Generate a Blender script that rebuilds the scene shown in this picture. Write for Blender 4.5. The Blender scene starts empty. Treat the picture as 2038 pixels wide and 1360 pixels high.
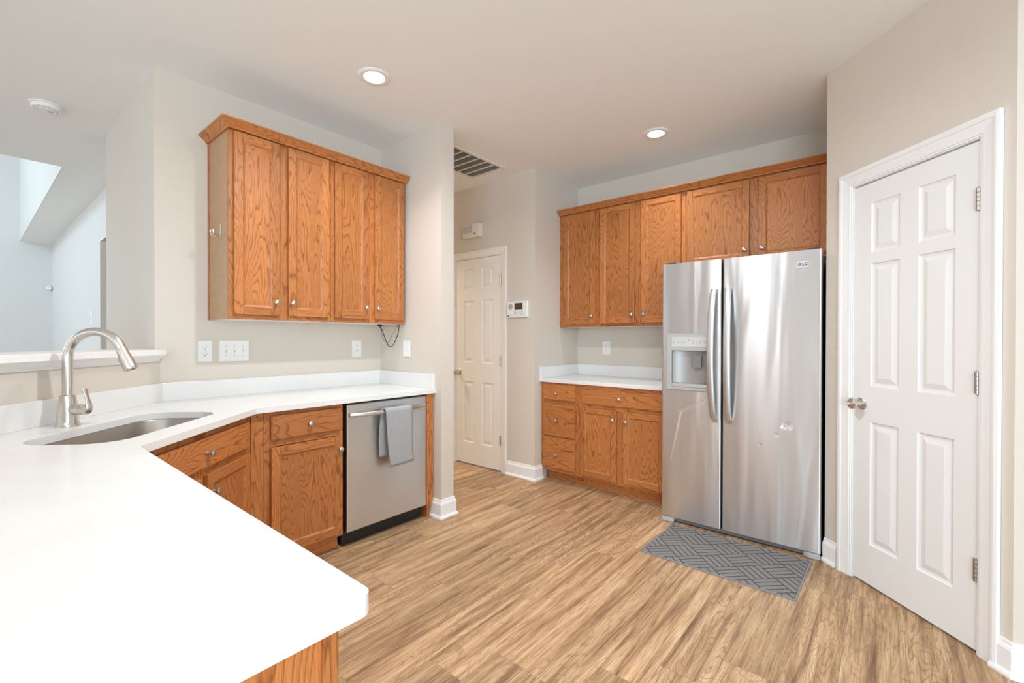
import bpy, bmesh, math, random
from mathutils import Vector, Matrix

random.seed(7)
SC = bpy.context.scene
COL = SC.collection
R = math.radians
S2 = math.sqrt(2.0)

# ------------------------------------------------------------------ camera
ZC = 2.7536                      # ceiling height
cam_d = bpy.data.cameras.new('camera')
cam = bpy.data.objects.new('camera', cam_d)
COL.objects.link(cam)
cam_d.sensor_width = 36.0
cam_d.lens = 907.5178 / 2038.0 * 36.0
cam_d.clip_start = 0.02
_yaw, _pit, _rol = R(39.8098), R(-0.347), R(0.1037)
_f0 = Vector((math.cos(_yaw), math.sin(_yaw), 0)); _r0 = Vector((math.sin(_yaw), -math.cos(_yaw), 0)); _u0 = Vector((0, 0, 1))
_F = _f0 * math.cos(_pit) + _u0 * math.sin(_pit)
_U = _u0 * math.cos(_pit) - _f0 * math.sin(_pit)
_R = _r0 * math.cos(_rol) + _U * math.sin(_rol)
_U = _U * math.cos(_rol) - _r0 * math.sin(_rol)
_m = Matrix((_R, _U, -_F)).transposed().to_4x4()
_m.translation = Vector((0, 0, 1.256))
cam.matrix_world = _m
SC.camera = cam

# ------------------------------------------------------------------ world, exposure, daylight
SC.view_settings.view_transform = 'Standard'
SC.view_settings.look = 'None'
SC.view_settings.exposure = 0.50
SC.view_settings.gamma = 1.0
SC.view_settings.use_curve_mapping = False
try:
    SC.cycles.use_denoising = True
    SC.cycles.max_bounces = 10
    SC.cycles.diffuse_bounces = 6
    SC.cycles.glossy_bounces = 5
    SC.cycles.sample_clamp_indirect = 6.0
except Exception:
    pass

w = bpy.data.worlds.new('daylight_sky'); SC.world = w; w.use_nodes = True
w.node_tree.nodes['Background'].inputs[0].default_value = (0.80, 0.90, 1.0, 1)
w.node_tree.nodes['Background'].inputs[1].default_value = 0.6

def area_light(name, loc, direction, sx, sy, power, color):
    d = bpy.data.lights.new(name, 'AREA'); d.shape = 'RECTANGLE'; d.size = sx; d.size_y = sy
    d.energy = power; d.color = color
    o = bpy.data.objects.new(name, d); COL.objects.link(o); o.location = loc
    o.rotation_euler = Vector(direction).to_track_quat('-Z', 'Y').to_euler()
    return o
# daylight at window openings out of view; breakfast and south ones are added fill
area_light('window_daylight_west', (-3.72, 1.95, 1.25), (1, 0, 0), 2.0, 1.9, 10, (0.80, 0.92, 1.0))
area_light('added_fill_breakfast', (-3.72, -2.05, 1.30), (1, 0, 0), 2.6, 2.0, 150, (0.68, 0.86, 1.0))  # unseen source added to brighten the pantry wall and back wall
area_light('added_fill_south', (-1.3, -4.12, 1.30), (0, 1, 0), 3.3, 2.0, 92, (0.68, 0.86, 1.0))  # unseen source added to fill the kitchen from behind the viewer
area_light('window_daylight_great_room', (-3.72, 7.0, 1.6), (1, 0, 0), 4.6, 2.6, 60, (0.74, 0.89, 1.0))
area_light('window_daylight_stairwell', (-3.72, 8.0, 4.2), (1, 0, -0.1), 3.0, 1.6, 72, (0.76, 0.92, 1.0))
LAMP_W, LAMP_C = 7.0, (0.94, 0.98, 1.0)

# ------------------------------------------------------------------ node helpers
def new_mat(name):
    m = bpy.data.materials.new(name); m.use_nodes = True
    return m, m.node_tree.nodes, m.node_tree.links, m.node_tree.nodes['Principled BSDF']

def mat(name, col, rough=0.5, metal=0.0, spec=None, emit=None, es=0.0, coat=0.0):
    m, N, L, b = new_mat(name)
    b.inputs['Base Color'].default_value = (*col, 1)
    b.inputs['Roughness'].default_value = rough
    b.inputs['Metallic'].default_value = metal
    if spec is not None: b.inputs['Specular IOR Level'].default_value = spec
    if coat: b.inputs['Coat Weight'].default_value = coat; b.inputs['Coat Roughness'].default_value = 0.15
    if emit: b.inputs['Emission Color'].default_value = (*emit, 1); b.inputs['Emission Strength'].default_value = es
    return m

class NT:
    """tiny node-graph writer"""
    def __init__(s, m):
        s.N = m.node_tree.nodes; s.L = m.node_tree.links
    def _in(s, sock, v):
        if hasattr(v, 'links') or isinstance(v, bpy.types.NodeSocket): s.L.new(v, sock)
        else: sock.default_value = v
    def math(s, op, a, b=0.0, c=0.0, clamp=False):
        n = s.N.new('ShaderNodeMath'); n.operation = op; n.use_clamp = clamp
        s._in(n.inputs[0], a); s._in(n.inputs[1], b); s._in(n.inputs[2], c); return n.outputs[0]
    def xyz(s, x, y, z=0.0):
        n = s.N.new('ShaderNodeCombineXYZ'); s._in(n.inputs[0], x); s._in(n.inputs[1], y); s._in(n.inputs[2], z); return n.outputs[0]
    def sep(s, v):
        n = s.N.new('ShaderNodeSeparateXYZ'); s.L.new(v, n.inputs[0]); return n.outputs
    def noise(s, v, scale=1.0, detail=2.0, rough=0.5, dist=0.0, dim='2D'):
        n = s.N.new('ShaderNodeTexNoise'); n.noise_dimensions = dim
        s.L.new(v, n.inputs['Vector']); n.inputs['Scale'].default_value = scale; n.inputs['Detail'].default_value = detail
        n.inputs['Roughness'].default_value = rough; n.inputs['Distortion'].default_value = dist
        return n.outputs[0]
    def white(s, v, dim='2D'):
        n = s.N.new('ShaderNodeTexWhiteNoise'); n.noise_dimensions = dim; s.L.new(v, n.inputs['Vector']); return n.outputs
    def ramp(s, f, stops):
        n = s.N.new('ShaderNodeValToRGB'); e = n.color_ramp.elements
        while len(e) > 1: e.remove(e[-1])
        e[0].position = stops[0][0]; e[0].color = (*stops[0][1], 1)
        for p, c in stops[1:]:
            q = e.new(p); q.color = (*c, 1)
        s.L.new(f, n.inputs[0]); return n.outputs[0]
    def mix(s, f, a, b, mode='MIX'):
        n = s.N.new('ShaderNodeMix'); n.data_type = 'RGBA'; n.blend_type = mode
        s._in(n.inputs[0], f)
        for sock, v in ((n.inputs[6], a), (n.inputs[7], b)):
            if isinstance(v, tuple): sock.default_value = (*v, 1)
            else: s.L.new(v, sock)
        return n.outputs[2]
    def pos(s):
        return s.N.new('ShaderNodeNewGeometry').outputs['Position']
    def obj(s):
        return s.N.new('ShaderNodeTexCoord').outputs['Object']
    def uv(s, name):
        n = s.N.new('ShaderNodeUVMap'); n.uv_map = name; return n.outputs[0]
    def bump(s, h, strength, dist=0.01):
        n = s.N.new('ShaderNodeBump'); n.inputs['Strength'].default_value = strength; n.inputs['Distance'].default_value = dist
        s.L.new(h, n.inputs['Height']); return n.outputs[0]

# ------------------------------------------------------------------ materials
def paint(name, col, rough=0.65, tex=0.05):
    m, N, L, b = new_mat(name); t = NT(m)
    n = t.noise(t.pos(), 260.0, 2.0, 0.6, dim='3D')
    L.new(t.bump(n, tex, 0.002), b.inputs['Normal'])
    b.inputs['Base Color'].default_value = (*col, 1); b.inputs['Roughness'].default_value = rough
    b.inputs['Specular IOR Level'].default_value = 0.3
    return m

M = {}
M['wall'] = paint('greige_wall_paint', (0.66, 0.595, 0.525))
M['wall_far'] = paint('pale_grey_far_wall', (0.70, 0.70, 0.69))  # paler and greyer than the kitchen wall colour
M['ceil'] = paint('ceiling_paint', (0.88, 0.885, 0.88))
M['trim'] = paint('white_trim_paint', (0.83, 0.83, 0.825), 0.35, 0.015)
M['door_paint'] = paint('white_door_paint', (0.80, 0.80, 0.79), 0.38, 0.03)
M['door_hall'] = paint('cream_door_paint', (0.82, 0.78, 0.72), 0.42, 0.03)
M['ledge'] = paint('ledge_paint', (0.88, 0.865, 0.84), 0.35, 0.02)

def oak_mat(name, light, mid, dark, spec=0.45, rough=0.38):
    m, N, L, b = new_mat(name); t = NT(m)
    u, v, _ = t.sep(t.uv('grain'))
    tone = t.sep(t.uv('tone'))
    warp = t.noise(t.xyz(t.math('MULTIPLY', u, 5.0), t.math('MULTIPLY', v, 30.0)), 1.0, 2.0, 0.55)
    base = t.noise(t.xyz(t.math('MULTIPLY', u, 1.15), t.math('MULTIPLY', v, 8.0)), 1.0, 1.2, 0.5, 0.25)
    a = t.math('ADD', base, t.math('MULTIPLY', warp, 0.07))
    band = t.math('FRACT', t.math('MULTIPLY', a, t.math('MULTIPLY_ADD', tone[0], 12.0, 13.0)))
    col1 = t.ramp(band, [(0.0, dark), (0.10, mid), (0.34, light), (0.88, light), (1.0, dark)])
    pores = t.noise(t.xyz(t.math('MULTIPLY', u, 22.0), t.math('MULTIPLY', v, 620.0)), 1.0, 2.0, 0.6)
    pr = t.ramp(pores, [(0.34, (0.66, 0.58, 0.50)), (0.52, (1, 1, 1))])
    col2 = t.mix(0.7, col1, pr, 'MULTIPLY')
    broad = t.noise(t.xyz(t.math('MULTIPLY', u, 1.2), t.math('MULTIPLY', v, 6.0)), 1.0, 2.0)
    tv = t.math('MULTIPLY_ADD', tone[1], 0.26, 0.80)
    tv = t.math('ADD', tv, t.math('MULTIPLY', broad, 0.14))
    col3 = t.mix(1.0, col2, t.xyz(tv, tv, tv), 'MULTIPLY')
    L.new(col3, b.inputs['Base Color'])
    b.inputs['Roughness'].default_value = rough; b.inputs['Specular IOR Level'].default_value = spec
    L.new(t.bump(pores, 0.08, 0.001), b.inputs['Normal'])
    return m
M['oak'] = oak_mat('honey_oak', (0.515, 0.193, 0.056), (0.43, 0.147, 0.040), (0.265, 0.078, 0.019))
M['veneer'] = oak_mat('tan_oak_veneer', (0.45, 0.265, 0.145), (0.435, 0.252, 0.135), (0.40, 0.228, 0.118))
M['melamine'] = mat('white_melamine', (0.78, 0.75, 0.70), 0.5)

def floor_mat():
    m, N, L, b = new_mat('vinyl_oak_planks'); t = NT(m)
    x, y, _ = t.sep(t.pos())
    W, LEN = 0.177, 1.22
    ry = t.math('DIVIDE', t.math('SUBTRACT', y, 1.208 - 0.177 * 60), W)
    row = t.math('FLOOR', ry); fy = t.math('FRACT', ry)
    rr = t.white(t.xyz(row, 3.7))[0]
    rx = t.math('DIVIDE', t.math('ADD', x, t.math('MULTIPLY_ADD', rr, LEN, 40.0)), LEN)
    pl = t.math('FLOOR', rx); fx = t.math('FRACT', rx)
    idc = t.sep(t.white(t.xyz(row, pl))[1])
    gx = t.math('MULTIPLY_ADD', idc[0], 37.0, x); gy = t.math('MULTIPLY_ADD', idc[1], 29.0, y)
    streak = t.noise(t.xyz(t.math('MULTIPLY', gx, 1.25), t.math('MULTIPLY', gy, 26.0)), 1.0, 7.0, 0.68, 0.35)
    warp = t.noise(t.xyz(t.math('MULTIPLY', gx, 7.0), t.math('MULTIPLY', gy, 40.0)), 1.0, 3.0)
    base = t.noise(t.xyz(t.math('MULTIPLY', gx, 1.5), t.math('MULTIPLY', gy, 7.5)), 1.0, 1.5, 0.5, 0.35)
    a = t.math('ADD', base, t.math('MULTIPLY', warp, 0.055))
    band = t.math('FRACT', t.math('MULTIPLY', a, 21.0))
    fib = t.noise(t.xyz(t.math('MULTIPLY', gx, 7.0), t.math('MULTIPLY', gy, 230.0)), 1.0, 4.0, 0.7)
    c1 = t.ramp(streak, [(0.27, (0.17, 0.092, 0.045)), (0.41, (0.36, 0.215, 0.113)), (0.53, (0.50, 0.318, 0.175)), (0.72, (0.64, 0.450, 0.275))])
    c2 = t.mix(t.math('MULTIPLY', t.ramp(band, [(0.0, (1, 1, 1)), (0.22, (0, 0, 0)), (0.85, (0, 0, 0)), (1.0, (1, 1, 1))]), t.math('MULTIPLY_ADD', idc[1], 0.45, 0.20)), c1, (0.22, 0.128, 0.07))
    fr = t.ramp(fib, [(0.34, (0.48, 0.42, 0.36)), (0.5, (1, 1, 1)), (0.72, (1.10, 1.09, 1.07))])
    c3 = t.mix(0.75, c2, fr, 'MULTIPLY')
    kn = t.noise(t.xyz(t.math('MULTIPLY', gx, 2.6), t.math('MULTIPLY', gy, 9.0)), 1.0, 3.0, 0.6, 1.2)
    c4 = t.mix(t.math('MULTIPLY', t.math('GREATER_THAN', kn, 0.70), 0.35), c3, (0.20, 0.11, 0.055))
    tv = t.math('MULTIPLY_ADD', idc[2], 0.30, 0.87)
    c5 = t.mix(1.0, c4, t.xyz(tv, tv, tv), 'MULTIPLY')
    sy = t.math('LESS_THAN', fy, 0.010); sx = t.math('LESS_THAN', fx, 0.0016)
    seam = t.math('MAXIMUM', sy, sx)
    c6 = t.mix(t.math('MULTIPLY', seam, 0.55), c5, (0.14, 0.08, 0.045))
    L.new(c6, b.inputs['Base Color'])
    b.inputs['Roughness'].default_value = 0.45; b.inputs['Specular IOR Level'].default_value = 0.35
    L.new(t.bump(fib, 0.10, 0.002), b.inputs['Normal'])
    return m
M['floor'] = floor_mat()

def quartz_mat():
    m, N, L, b = new_mat('white_quartz'); t = NT(m)
    n = t.noise(t.pos(), 5.0, 3.0, 0.5, dim='3D')
    L.new(t.ramp(n, [(0.3, (0.76, 0.755, 0.745)), (0.7, (0.80, 0.795, 0.785))]), b.inputs['Base Color'])
    b.inputs['Roughness'].default_value = 0.22; b.inputs['Specular IOR Level'].default_value = 0.45
    return m
M['quartz'] = quartz_mat()

def steel_mat(name, col, rough, brush_axis='z', wave=0.0, aniso=0.0, dents=None):
    m, N, L, b = new_mat(name); t = NT(m)
    if aniso:
        tg = N.new('ShaderNodeTangent'); tg.direction_type = 'RADIAL'; tg.axis = 'Z'
        L.new(tg.outputs[0], b.inputs['Tangent']); b.inputs['Anisotropic'].default_value = aniso; b.inputs['Anisotropic Rotation'].default_value = 0.25
    x, y, z = t.sep(t.obj())
    if brush_axis == 'z':
        v = t.xyz(t.math('MULTIPLY', x, 700.0), t.math('MULTIPLY', y, 700.0), t.math('MULTIPLY', z, 3.0))
        wv = t.xyz(t.math('MULTIPLY', x, 6.5), t.math('MULTIPLY', y, 3.0), t.math('MULTIPLY', z, 1.0))
    else:
        v = t.xyz(t.math('MULTIPLY', x, 6.0), t.math('MULTIPLY', y, 6.0), t.math('MULTIPLY', z, 900.0))
        wv = t.xyz(t.math('MULTIPLY', x, 2.0), t.math('MULTIPLY', y, 2.0), t.math('MULTIPLY', z, 6.0))
    br = t.noise(v, 1.0, 2.0, 0.5, dim='3D')
    b.inputs['Metallic'].default_value = 1.0
    L.new(t.mix(br, tuple(c * 0.93 for c in col), col), b.inputs['Base Color'])
    L.new(t.math('MULTIPLY_ADD', br, 0.08, rough), b.inputs['Roughness'])
    nrm = t.bump(br, 0.006, 0.001)
    if wave:
        wn = t.noise(wv, 1.0, 1.5, 0.5, 0.4, dim='3D')
        for kind, *pp in (dents or []):
            if kind == 'crease':                              # dent line between two points of the door face
                (ax, az), (bx, bz), h_ = pp; ll = math.hypot(bx - ax, bz - az); ux, uz = (bx - ax) / ll, (bz - az) / ll
                px, pz = t.math('SUBTRACT', x, ax), t.math('SUBTRACT', z, az)
                al = t.math('ADD', t.math('MULTIPLY', px, ux), t.math('MULTIPLY', pz, uz))
                ac = t.math('SUBTRACT', t.math('MULTIPLY', px, uz), t.math('MULTIPLY', pz, ux))
                e_ = t.math('SUBTRACT', al, t.math('MINIMUM', t.math('MAXIMUM', al, 0.0), ll))
                ds = t.math('SQRT', t.math('ADD', t.math('MULTIPLY', e_, e_), t.math('MULTIPLY', ac, ac)))
                wn = t.math('ADD', wn, t.math('MULTIPLY', t.math('SUBTRACT', 1.0, t.math('MINIMUM', t.math('DIVIDE', ds, 0.012), 1.0)), h_))
            else:                                             # small round ding
                (ax, az), r__, h_ = pp
                px, pz = t.math('SUBTRACT', x, ax), t.math('SUBTRACT', z, az)
                ds = t.math('SQRT', t.math('ADD', t.math('MULTIPLY', px, px), t.math('MULTIPLY', pz, pz)))
                wn = t.math('ADD', wn, t.math('MULTIPLY', t.math('SUBTRACT', 1.0, t.math('MINIMUM', t.math('DIVIDE', ds, r__), 1.0)), h_))
        n2 = N.new('ShaderNodeBump'); n2.inputs['Strength'].default_value = 1.0; n2.inputs['Distance'].default_value = wave
        L.new(wn, n2.inputs['Height']); L.new(nrm, n2.inputs['Normal']); nrm = n2.outputs[0]
    L.new(nrm, b.inputs['Normal'])
    return m
M['steel'] = steel_mat('brushed_stainless', (0.71, 0.72, 0.735), 0.36, 'z', 0.012, 0.85,
    [('crease', (-0.403, 0.428), (-0.335, 0.757), 0.10), ('crease', (-0.335, 0.757), (-0.157, 0.864), 0.12), ('ding', (0.297, 0.747), 0.030, -0.25), ('ding', (0.275, 0.735), 0.016, -0.15), ('ding', (0.238, 0.685), 0.018, -0.15), ('ding', (0.150, 0.615), 0.014, -0.08)])
M['steel_dw'] = steel_mat('brushed_stainless_warm', (0.70, 0.685, 0.66), 0.36, 'z', 0.002, 0.8)
M['steel_sink'] = steel_mat('satin_sink_steel', (0.45, 0.42, 0.385), 0.32, 'x')
M['recess'] = mat('grey_metallic_recess', (0.36, 0.35, 0.335), 0.45, 0.5)
M['steel_plain'] = steel_mat('satin_handle_steel', (0.58, 0.565, 0.55), 0.40, 'z')
M['nickel'] = steel_mat('satin_nickel', (0.68, 0.645, 0.60), 0.24, 'z')
M['knob'] = mat('satin_nickel_knob', (0.52, 0.505, 0.49), 0.30, 1.0)
M['chrome'] = mat('chrome', (0.72, 0.72, 0.72), 0.12, 1.0)
M['hinge'] = mat('dull_nickel_hinge', (0.52, 0.48, 0.43), 0.35, 1.0)
M['silver_plastic'] = mat('silver_plastic', (0.47, 0.465, 0.455), 0.45, 0.3)
M['grey_plastic'] = mat('grey_plastic', (0.42, 0.42, 0.41), 0.45)
M['dark_grey'] = mat('charcoal_enamel', (0.035, 0.035, 0.037), 0.45)
M['black'] = mat('black_plastic', (0.012, 0.012, 0.012), 0.4)
M['white_plastic'] = mat('white_plastic', (0.84, 0.835, 0.82), 0.35)
M['ivory_plastic'] = mat('ivory_plastic', (0.78, 0.73, 0.65), 0.4)
M['slot'] = mat('dark_slot', (0.06, 0.05, 0.045), 0.6)
M['lcd'] = mat('olive_lcd', (0.075, 0.055, 0.032), 0.25)
M['lens'] = mat('lit_lens', (0.9, 0.9, 0.9), 0.4, emit=(1.0, 0.97, 0.92), es=6.0)
M['vent_dark'] = mat('vent_cavity', (0.34, 0.31, 0.28), 0.7)
M['brown_mark'] = mat('brown_mark', (0.10, 0.035, 0.03), 0.5)
M['print_grey'] = mat('grey_print', (0.30, 0.30, 0.30), 0.5)

def towel_mat():
    m, N, L, b = new_mat('grey_terry'); t = NT(m)
    n = t.noise(t.obj(), 420.0, 3.0, 0.7, dim='3D')
    L.new(t.ramp(n, [(0.3, (0.30, 0.305, 0.315)), (0.7, (0.50, 0.505, 0.52))]), b.inputs['Base Color'])
    b.inputs['Roughness'].default_value = 0.95; b.inputs['Specular IOR Level'].default_value = 0.1
    L.new(t.bump(n, 0.7, 0.004), b.inputs['Normal'])
    return m
M['towel'] = towel_mat()

def mat_rug():
    m, N, L, b = new_mat('grey_woven_mat'); t = NT(m)
    x, y, _ = t.sep(t.obj())
    a = t.math('MULTIPLY', t.math('ADD', x, y), 1 / S2); c = t.math('MULTIPLY', t.math('SUBTRACT', x, y), 1 / S2)
    wob = t.math('MULTIPLY', t.math('SUBTRACT', t.noise(t.obj(), 160.0, 1.0, dim='3D'), 0.5), 0.05)
    CELL, NS = 0.135, 4.0
    ca = t.math('DIVIDE', t.math('ADD', a, 5.0), CELL)
    cc0 = t.math('DIVIDE', t.math('ADD', c, 5.0), CELL)
    ia, ic = t.math('FLOOR', ca), t.math('FLOOR', cc0)
    chk = t.math('MODULO', t.math('ADD', ia, ic), 2.0)
    fa, fc = t.math('FRACT', ca), t.math('FRACT', cc0)
    sel = t.math('ADD', t.math('MULTIPLY', fa, chk), t.math('MULTIPLY', fc, t.math('SUBTRACT', 1.0, chk)))
    st = t.math('FRACT', t.math('ADD', t.math('MULTIPLY', sel, NS), wob))
    l1 = t.math('LESS_THAN', t.math('ABSOLUTE', t.math('SUBTRACT', st, 0.5)), 0.40)
    oth = t.math('ADD', t.math('MULTIPLY', fc, chk), t.math('MULTIPLY', fa, t.math('SUBTRACT', 1.0, chk)))
    l2 = t.math('LESS_THAN', t.math('ABSOLUTE', t.math('SUBTRACT', oth, 0.5)), 0.478)
    face = t.math('MULTIPLY', l1, l2)
    n = t.noise(t.obj(), 380.0, 3.0, 0.7, dim='3D')
    yarn = t.ramp(n, [(0.3, (0.165, 0.155, 0.15)), (0.7, (0.30, 0.285, 0.275))])
    L.new(t.mix(face, (0.075, 0.075, 0.085), yarn), b.inputs['Base Color'])
    b.inputs['Roughness'].default_value = 0.95; b.inputs['Specular IOR Level'].default_value = 0.08
    h = t.math('ADD', face, t.math('MULTIPLY', n, 0.4))
    L.new(t.bump(h, 0.6, 0.004), b.inputs['Normal'])
    return m
M['rug'] = mat_rug()
M['rug_edge'] = mat('mat_binding', (0.24, 0.24, 0.25), 0.9)

# ------------------------------------------------------------------ mesh builder
class MB:
    def __init__(s):
        s.v = []; s.f = []; s.uv = []; s.tn = []; s.mi = []; s.sm = []
    def face(s, idx, uvs=None, tone=(0.5, 0.5), mi=0, smooth=False):
        s.f.append(tuple(idx)); s.uv.append(uvs or [(s.v[i][0], s.v[i][2]) for i in idx]); s.tn.append(tone); s.mi.append(mi); s.sm.append(smooth)
    def _guv(s, p, n, g, ou, ov):
        ax = 'xyz'.index(g)
        if n == ax:
            o = [i for i in range(3) if i != n]; return (p[o[0]] * 0.15 + ou, p[o[1]] + ov)
        o = [i for i in range(3) if i not in (n, ax)][0]
        return (p[ax] + ou, p[o] + ov)
    def box(s, x0, x1, y0, y1, z0, z1, g='z', mi=0):
        if x0 > x1: x0, x1 = x1, x0
        if y0 > y1: y0, y1 = y1, y0
        b = len(s.v)
        s.v += [(x, y, z) for z in (z0, z1) for y in (y0, y1) for x in (x0, x1)]
        ou, ov = random.uniform(0, 40), random.uniform(0, 40); tone = (random.random(), random.random())
        for q, n in (((0, 2, 3, 1), 2), ((4, 5, 7, 6), 2), ((0, 1, 5, 4), 1), ((2, 6, 7, 3), 1), ((0, 4, 6, 2), 0), ((1, 3, 7, 5), 0)):
            s.face([b + i for i in q], [s._guv(s.v[b + i], n, g, ou, ov) for i in q], tone, mi)
        return s
    def quad(s, pts, g='z', n=1, mi=0, tone=None, off=None, smooth=False):
        b = len(s.v); s.v += [tuple(p) for p in pts]
        ou, ov = off or (random.uniform(0, 40), random.uniform(0, 40))
        s.face(range(b, b + len(pts)), [s._guv(p, n, g, ou, ov) for p in pts], tone or (random.random(), random.random()), mi, smooth)
        return s
    def lathe(s, prof, base=(0, 0, 0), axis=(0, 0, 1), seg=24, mi=0, smooth=True):
        """prof: [(radius, height)] along axis from base"""
        ax = Vector(axis).normalized(); t1 = ax.orthogonal().normalized(); t2 = ax.cross(t1); B = Vector(base)
        rings = []
        for r, h in prof:
            if r < 1e-6:
                s.v.append(tuple(B + ax * h)); rings.append([len(s.v) - 1])
            else:
                k = len(s.v)
                for i in range(seg):
                    a = 2 * math.pi * i / seg
                    s.v.append(tuple(B + ax * h + (t1 * math.cos(a) + t2 * math.sin(a)) * r))
                rings.append(list(range(k, k + seg)))
        for a, b in zip(rings, rings[1:]):
            for i in range(seg):
                j = (i + 1) % seg
                if len(a) == 1 and len(b) == 1: continue
                if len(a) == 1: s.face([a[0], b[j], b[i]], None, mi=mi, smooth=smooth)
                elif len(b) == 1: s.face([a[i], a[j], b[0]], None, mi=mi, smooth=smooth)
                else: s.face([a[i], a[j], b[j], b[i]], None, mi=mi, smooth=smooth)
        return s
    def tube(s, path, rad, seg=16, mi=0, cap=True, flat=None, smooth=True):
        """path of Vectors, rad number or list; flat=(ref_vector, ratio) squashes the section along ref"""
        P = [Vector(p) for p in path]; n = len(P)
        rd = rad if isinstance(rad, (list, tuple)) else [rad] * n
        T = []
        for i in range(n):
            a = P[max(i - 1, 0)]; b = P[min(i + 1, n - 1)]; T.append((b - a).normalized())
        ref = Vector(flat[0]) if flat else T[0].orthogonal()
        rings = []
        for i in range(n):
            u = (ref - T[i] * ref.dot(T[i])).normalized(); w_ = T[i].cross(u)
            if not flat: ref = u
            k = len(s.v)
            for j in range(seg):
                a = 2 * math.pi * j / seg
                s.v.append(tuple(P[i] + u * (math.cos(a) * rd[i] * (flat[1] if flat else 1)) + w_ * (math.sin(a) * rd[i])))
            rings.append(list(range(k, k + seg)))
        for a, b in zip(rings, rings[1:]):
            for i in range(seg):
                j = (i + 1) % seg; s.face([a[i], a[j], b[j], b[i]], None, mi=mi, smooth=smooth)
        if cap:
            s.face(rings[0][::-1], None, mi=mi); s.face(rings[-1], None, mi=mi)
        return s
    def prism(s, poly, z0, z1, mi=0):
        b = len(s.v); n = len(poly)
        s.v += [(x, y, z0) for x, y in poly] + [(x, y, z1) for x, y in poly]
        s.face([b + i for i in range(n)][::-1], None, mi=mi); s.face([b + n + i for i in range(n)], None, mi=mi)
        for i in range(n):
            j = (i + 1) % n; s.face([b + i, b + j, b + n + j, b + n + i], None, mi=mi)
        return s
    def sweep(s, path, prof, fn=None, mi=0, closed=False, wood=False):
        """path [(a,b)]; prof [(off,h)], off to the RIGHT of travel; fn(a,b,h)->xyz"""
        fn = fn or (lambda a, b, h: (a, b, h))
        P = [Vector(p) for p in path]; n = len(P); offs = []
        for i in range(n):
            d0 = (P[i] - P[i - 1]).normalized() if (i > 0 or closed) else None
            d1 = (P[(i + 1) % n] - P[i]).normalized() if (i < n - 1 or closed) else None
            n0 = Vector((d0.y, -d0.x)) if d0 else None; n1 = Vector((d1.y, -d1.x)) if d1 else None
            if n0 is None: mv = n1
            elif n1 is None: mv = n0
            else:
                h = n0 + n1; mv = h / max(h.dot(n0), 1e-6)
            offs.append(mv)
        m = len(prof); rows = []
        for i in range(n):
            k = len(s.v)
            for o, h in prof:
                q = P[i] + offs[i] * o; s.v.append(tuple(fn(q.x, q.y, h)))
            rows.append(k)
        L = 0.0; segs = [(i, (i + 1) % n) for i in range(n if closed else n - 1)]
        for a, b in segs:
            ou, ov = random.uniform(0, 40), random.uniform(0, 40); tone = (random.random(), random.random()); ln = (P[b] - P[a]).length
            acc = 0.0
            for j in range(m - 1 if True else m):
                w_ = math.hypot(prof[j + 1][0] - prof[j][0], prof[j + 1][1] - prof[j][1])
                s.face([rows[a] + j, rows[b] + j, rows[b] + j + 1, rows[a] + j + 1],
                       [(ou, ov + acc), (ou + ln, ov + acc), (ou + ln, ov + acc + w_), (ou, ov + acc + w_)], tone, mi)
                acc += w_
        if not closed:
            s.face([rows[0] + j for j in range(m)], None, mi=mi); s.face([rows[-1] + j for j in range(m)][::-1], None, mi=mi)
        return s
    def build(s, name, mats, parent=None, bevel=0.0, bseg=2, angle=35, weld=False):
        me = bpy.data.meshes.new(name)
        me.from_pydata(s.v, [], s.f)
        ul = me.uv_layers.new(name='grain'); tl = me.uv_layers.new(name='tone')
        for p in me.polygons:
            for k, li in enumerate(p.loop_indices):
                ul.data[li].uv = s.uv[p.index][k]; tl.data[li].uv = s.tn[p.index]
            p.material_index = s.mi[p.index]; p.use_smooth = s.sm[p.index]
        for m_ in (mats if isinstance(mats, (list, tuple)) else [mats]): me.materials.append(m_)
        bm = bmesh.new(); bm.from_mesh(me)
        if weld: bmesh.ops.remove_doubles(bm, verts=bm.verts, dist=1e-5)
        bmesh.ops.recalc_face_normals(bm, faces=bm.faces)
        bm.to_mesh(me); bm.free()
        if any(s.sm): me.set_sharp_from_angle(angle=R(angle))
        o = bpy.data.objects.new(name, me); COL.objects.link(o)
        if parent: o.parent = parent
        if bevel:
            md = o.modifiers.new('edge', 'BEVEL'); md.width = bevel; md.segments = bseg; md.limit_method = 'ANGLE'; md.angle_limit = R(40)
        return o

def tag(o, label, cat, group=None):
    o['label'] = label; o['category'] = cat
    if group: o['group'] = group
    return o
def struct(o, label=None):
    o['kind'] = 'structure'
    if label: o['label'] = label
    return o
def thing(name, label, cat, loc=(0, 0, 0), rotz=0.0, group=None):
    o = bpy.data.objects.new(name, None); COL.objects.link(o); o.empty_display_size = 0.1
    o.location = loc; o.rotation_euler = (0, 0, R(rotz))
    return tag(o, label, cat, group)

# ------------------------------------------------------------------ setting: floor, ceiling, walls
XL, YA, XS, YS, XS2 = 0.672, 3.131, 2.122, 2.409, 2.238      # left wall, stub wall
XH, YH, XB = 3.219, 2.4216, 3.932                             # hall wall, alcove side, back wall
XP, YP = 3.132, 0.289                                         # pantry corner
T = 0.115
def box_obj(name, m, *boxes):
    b = MB()
    for q in boxes: b.box(*q)
    return b.build(name, m)

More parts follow.
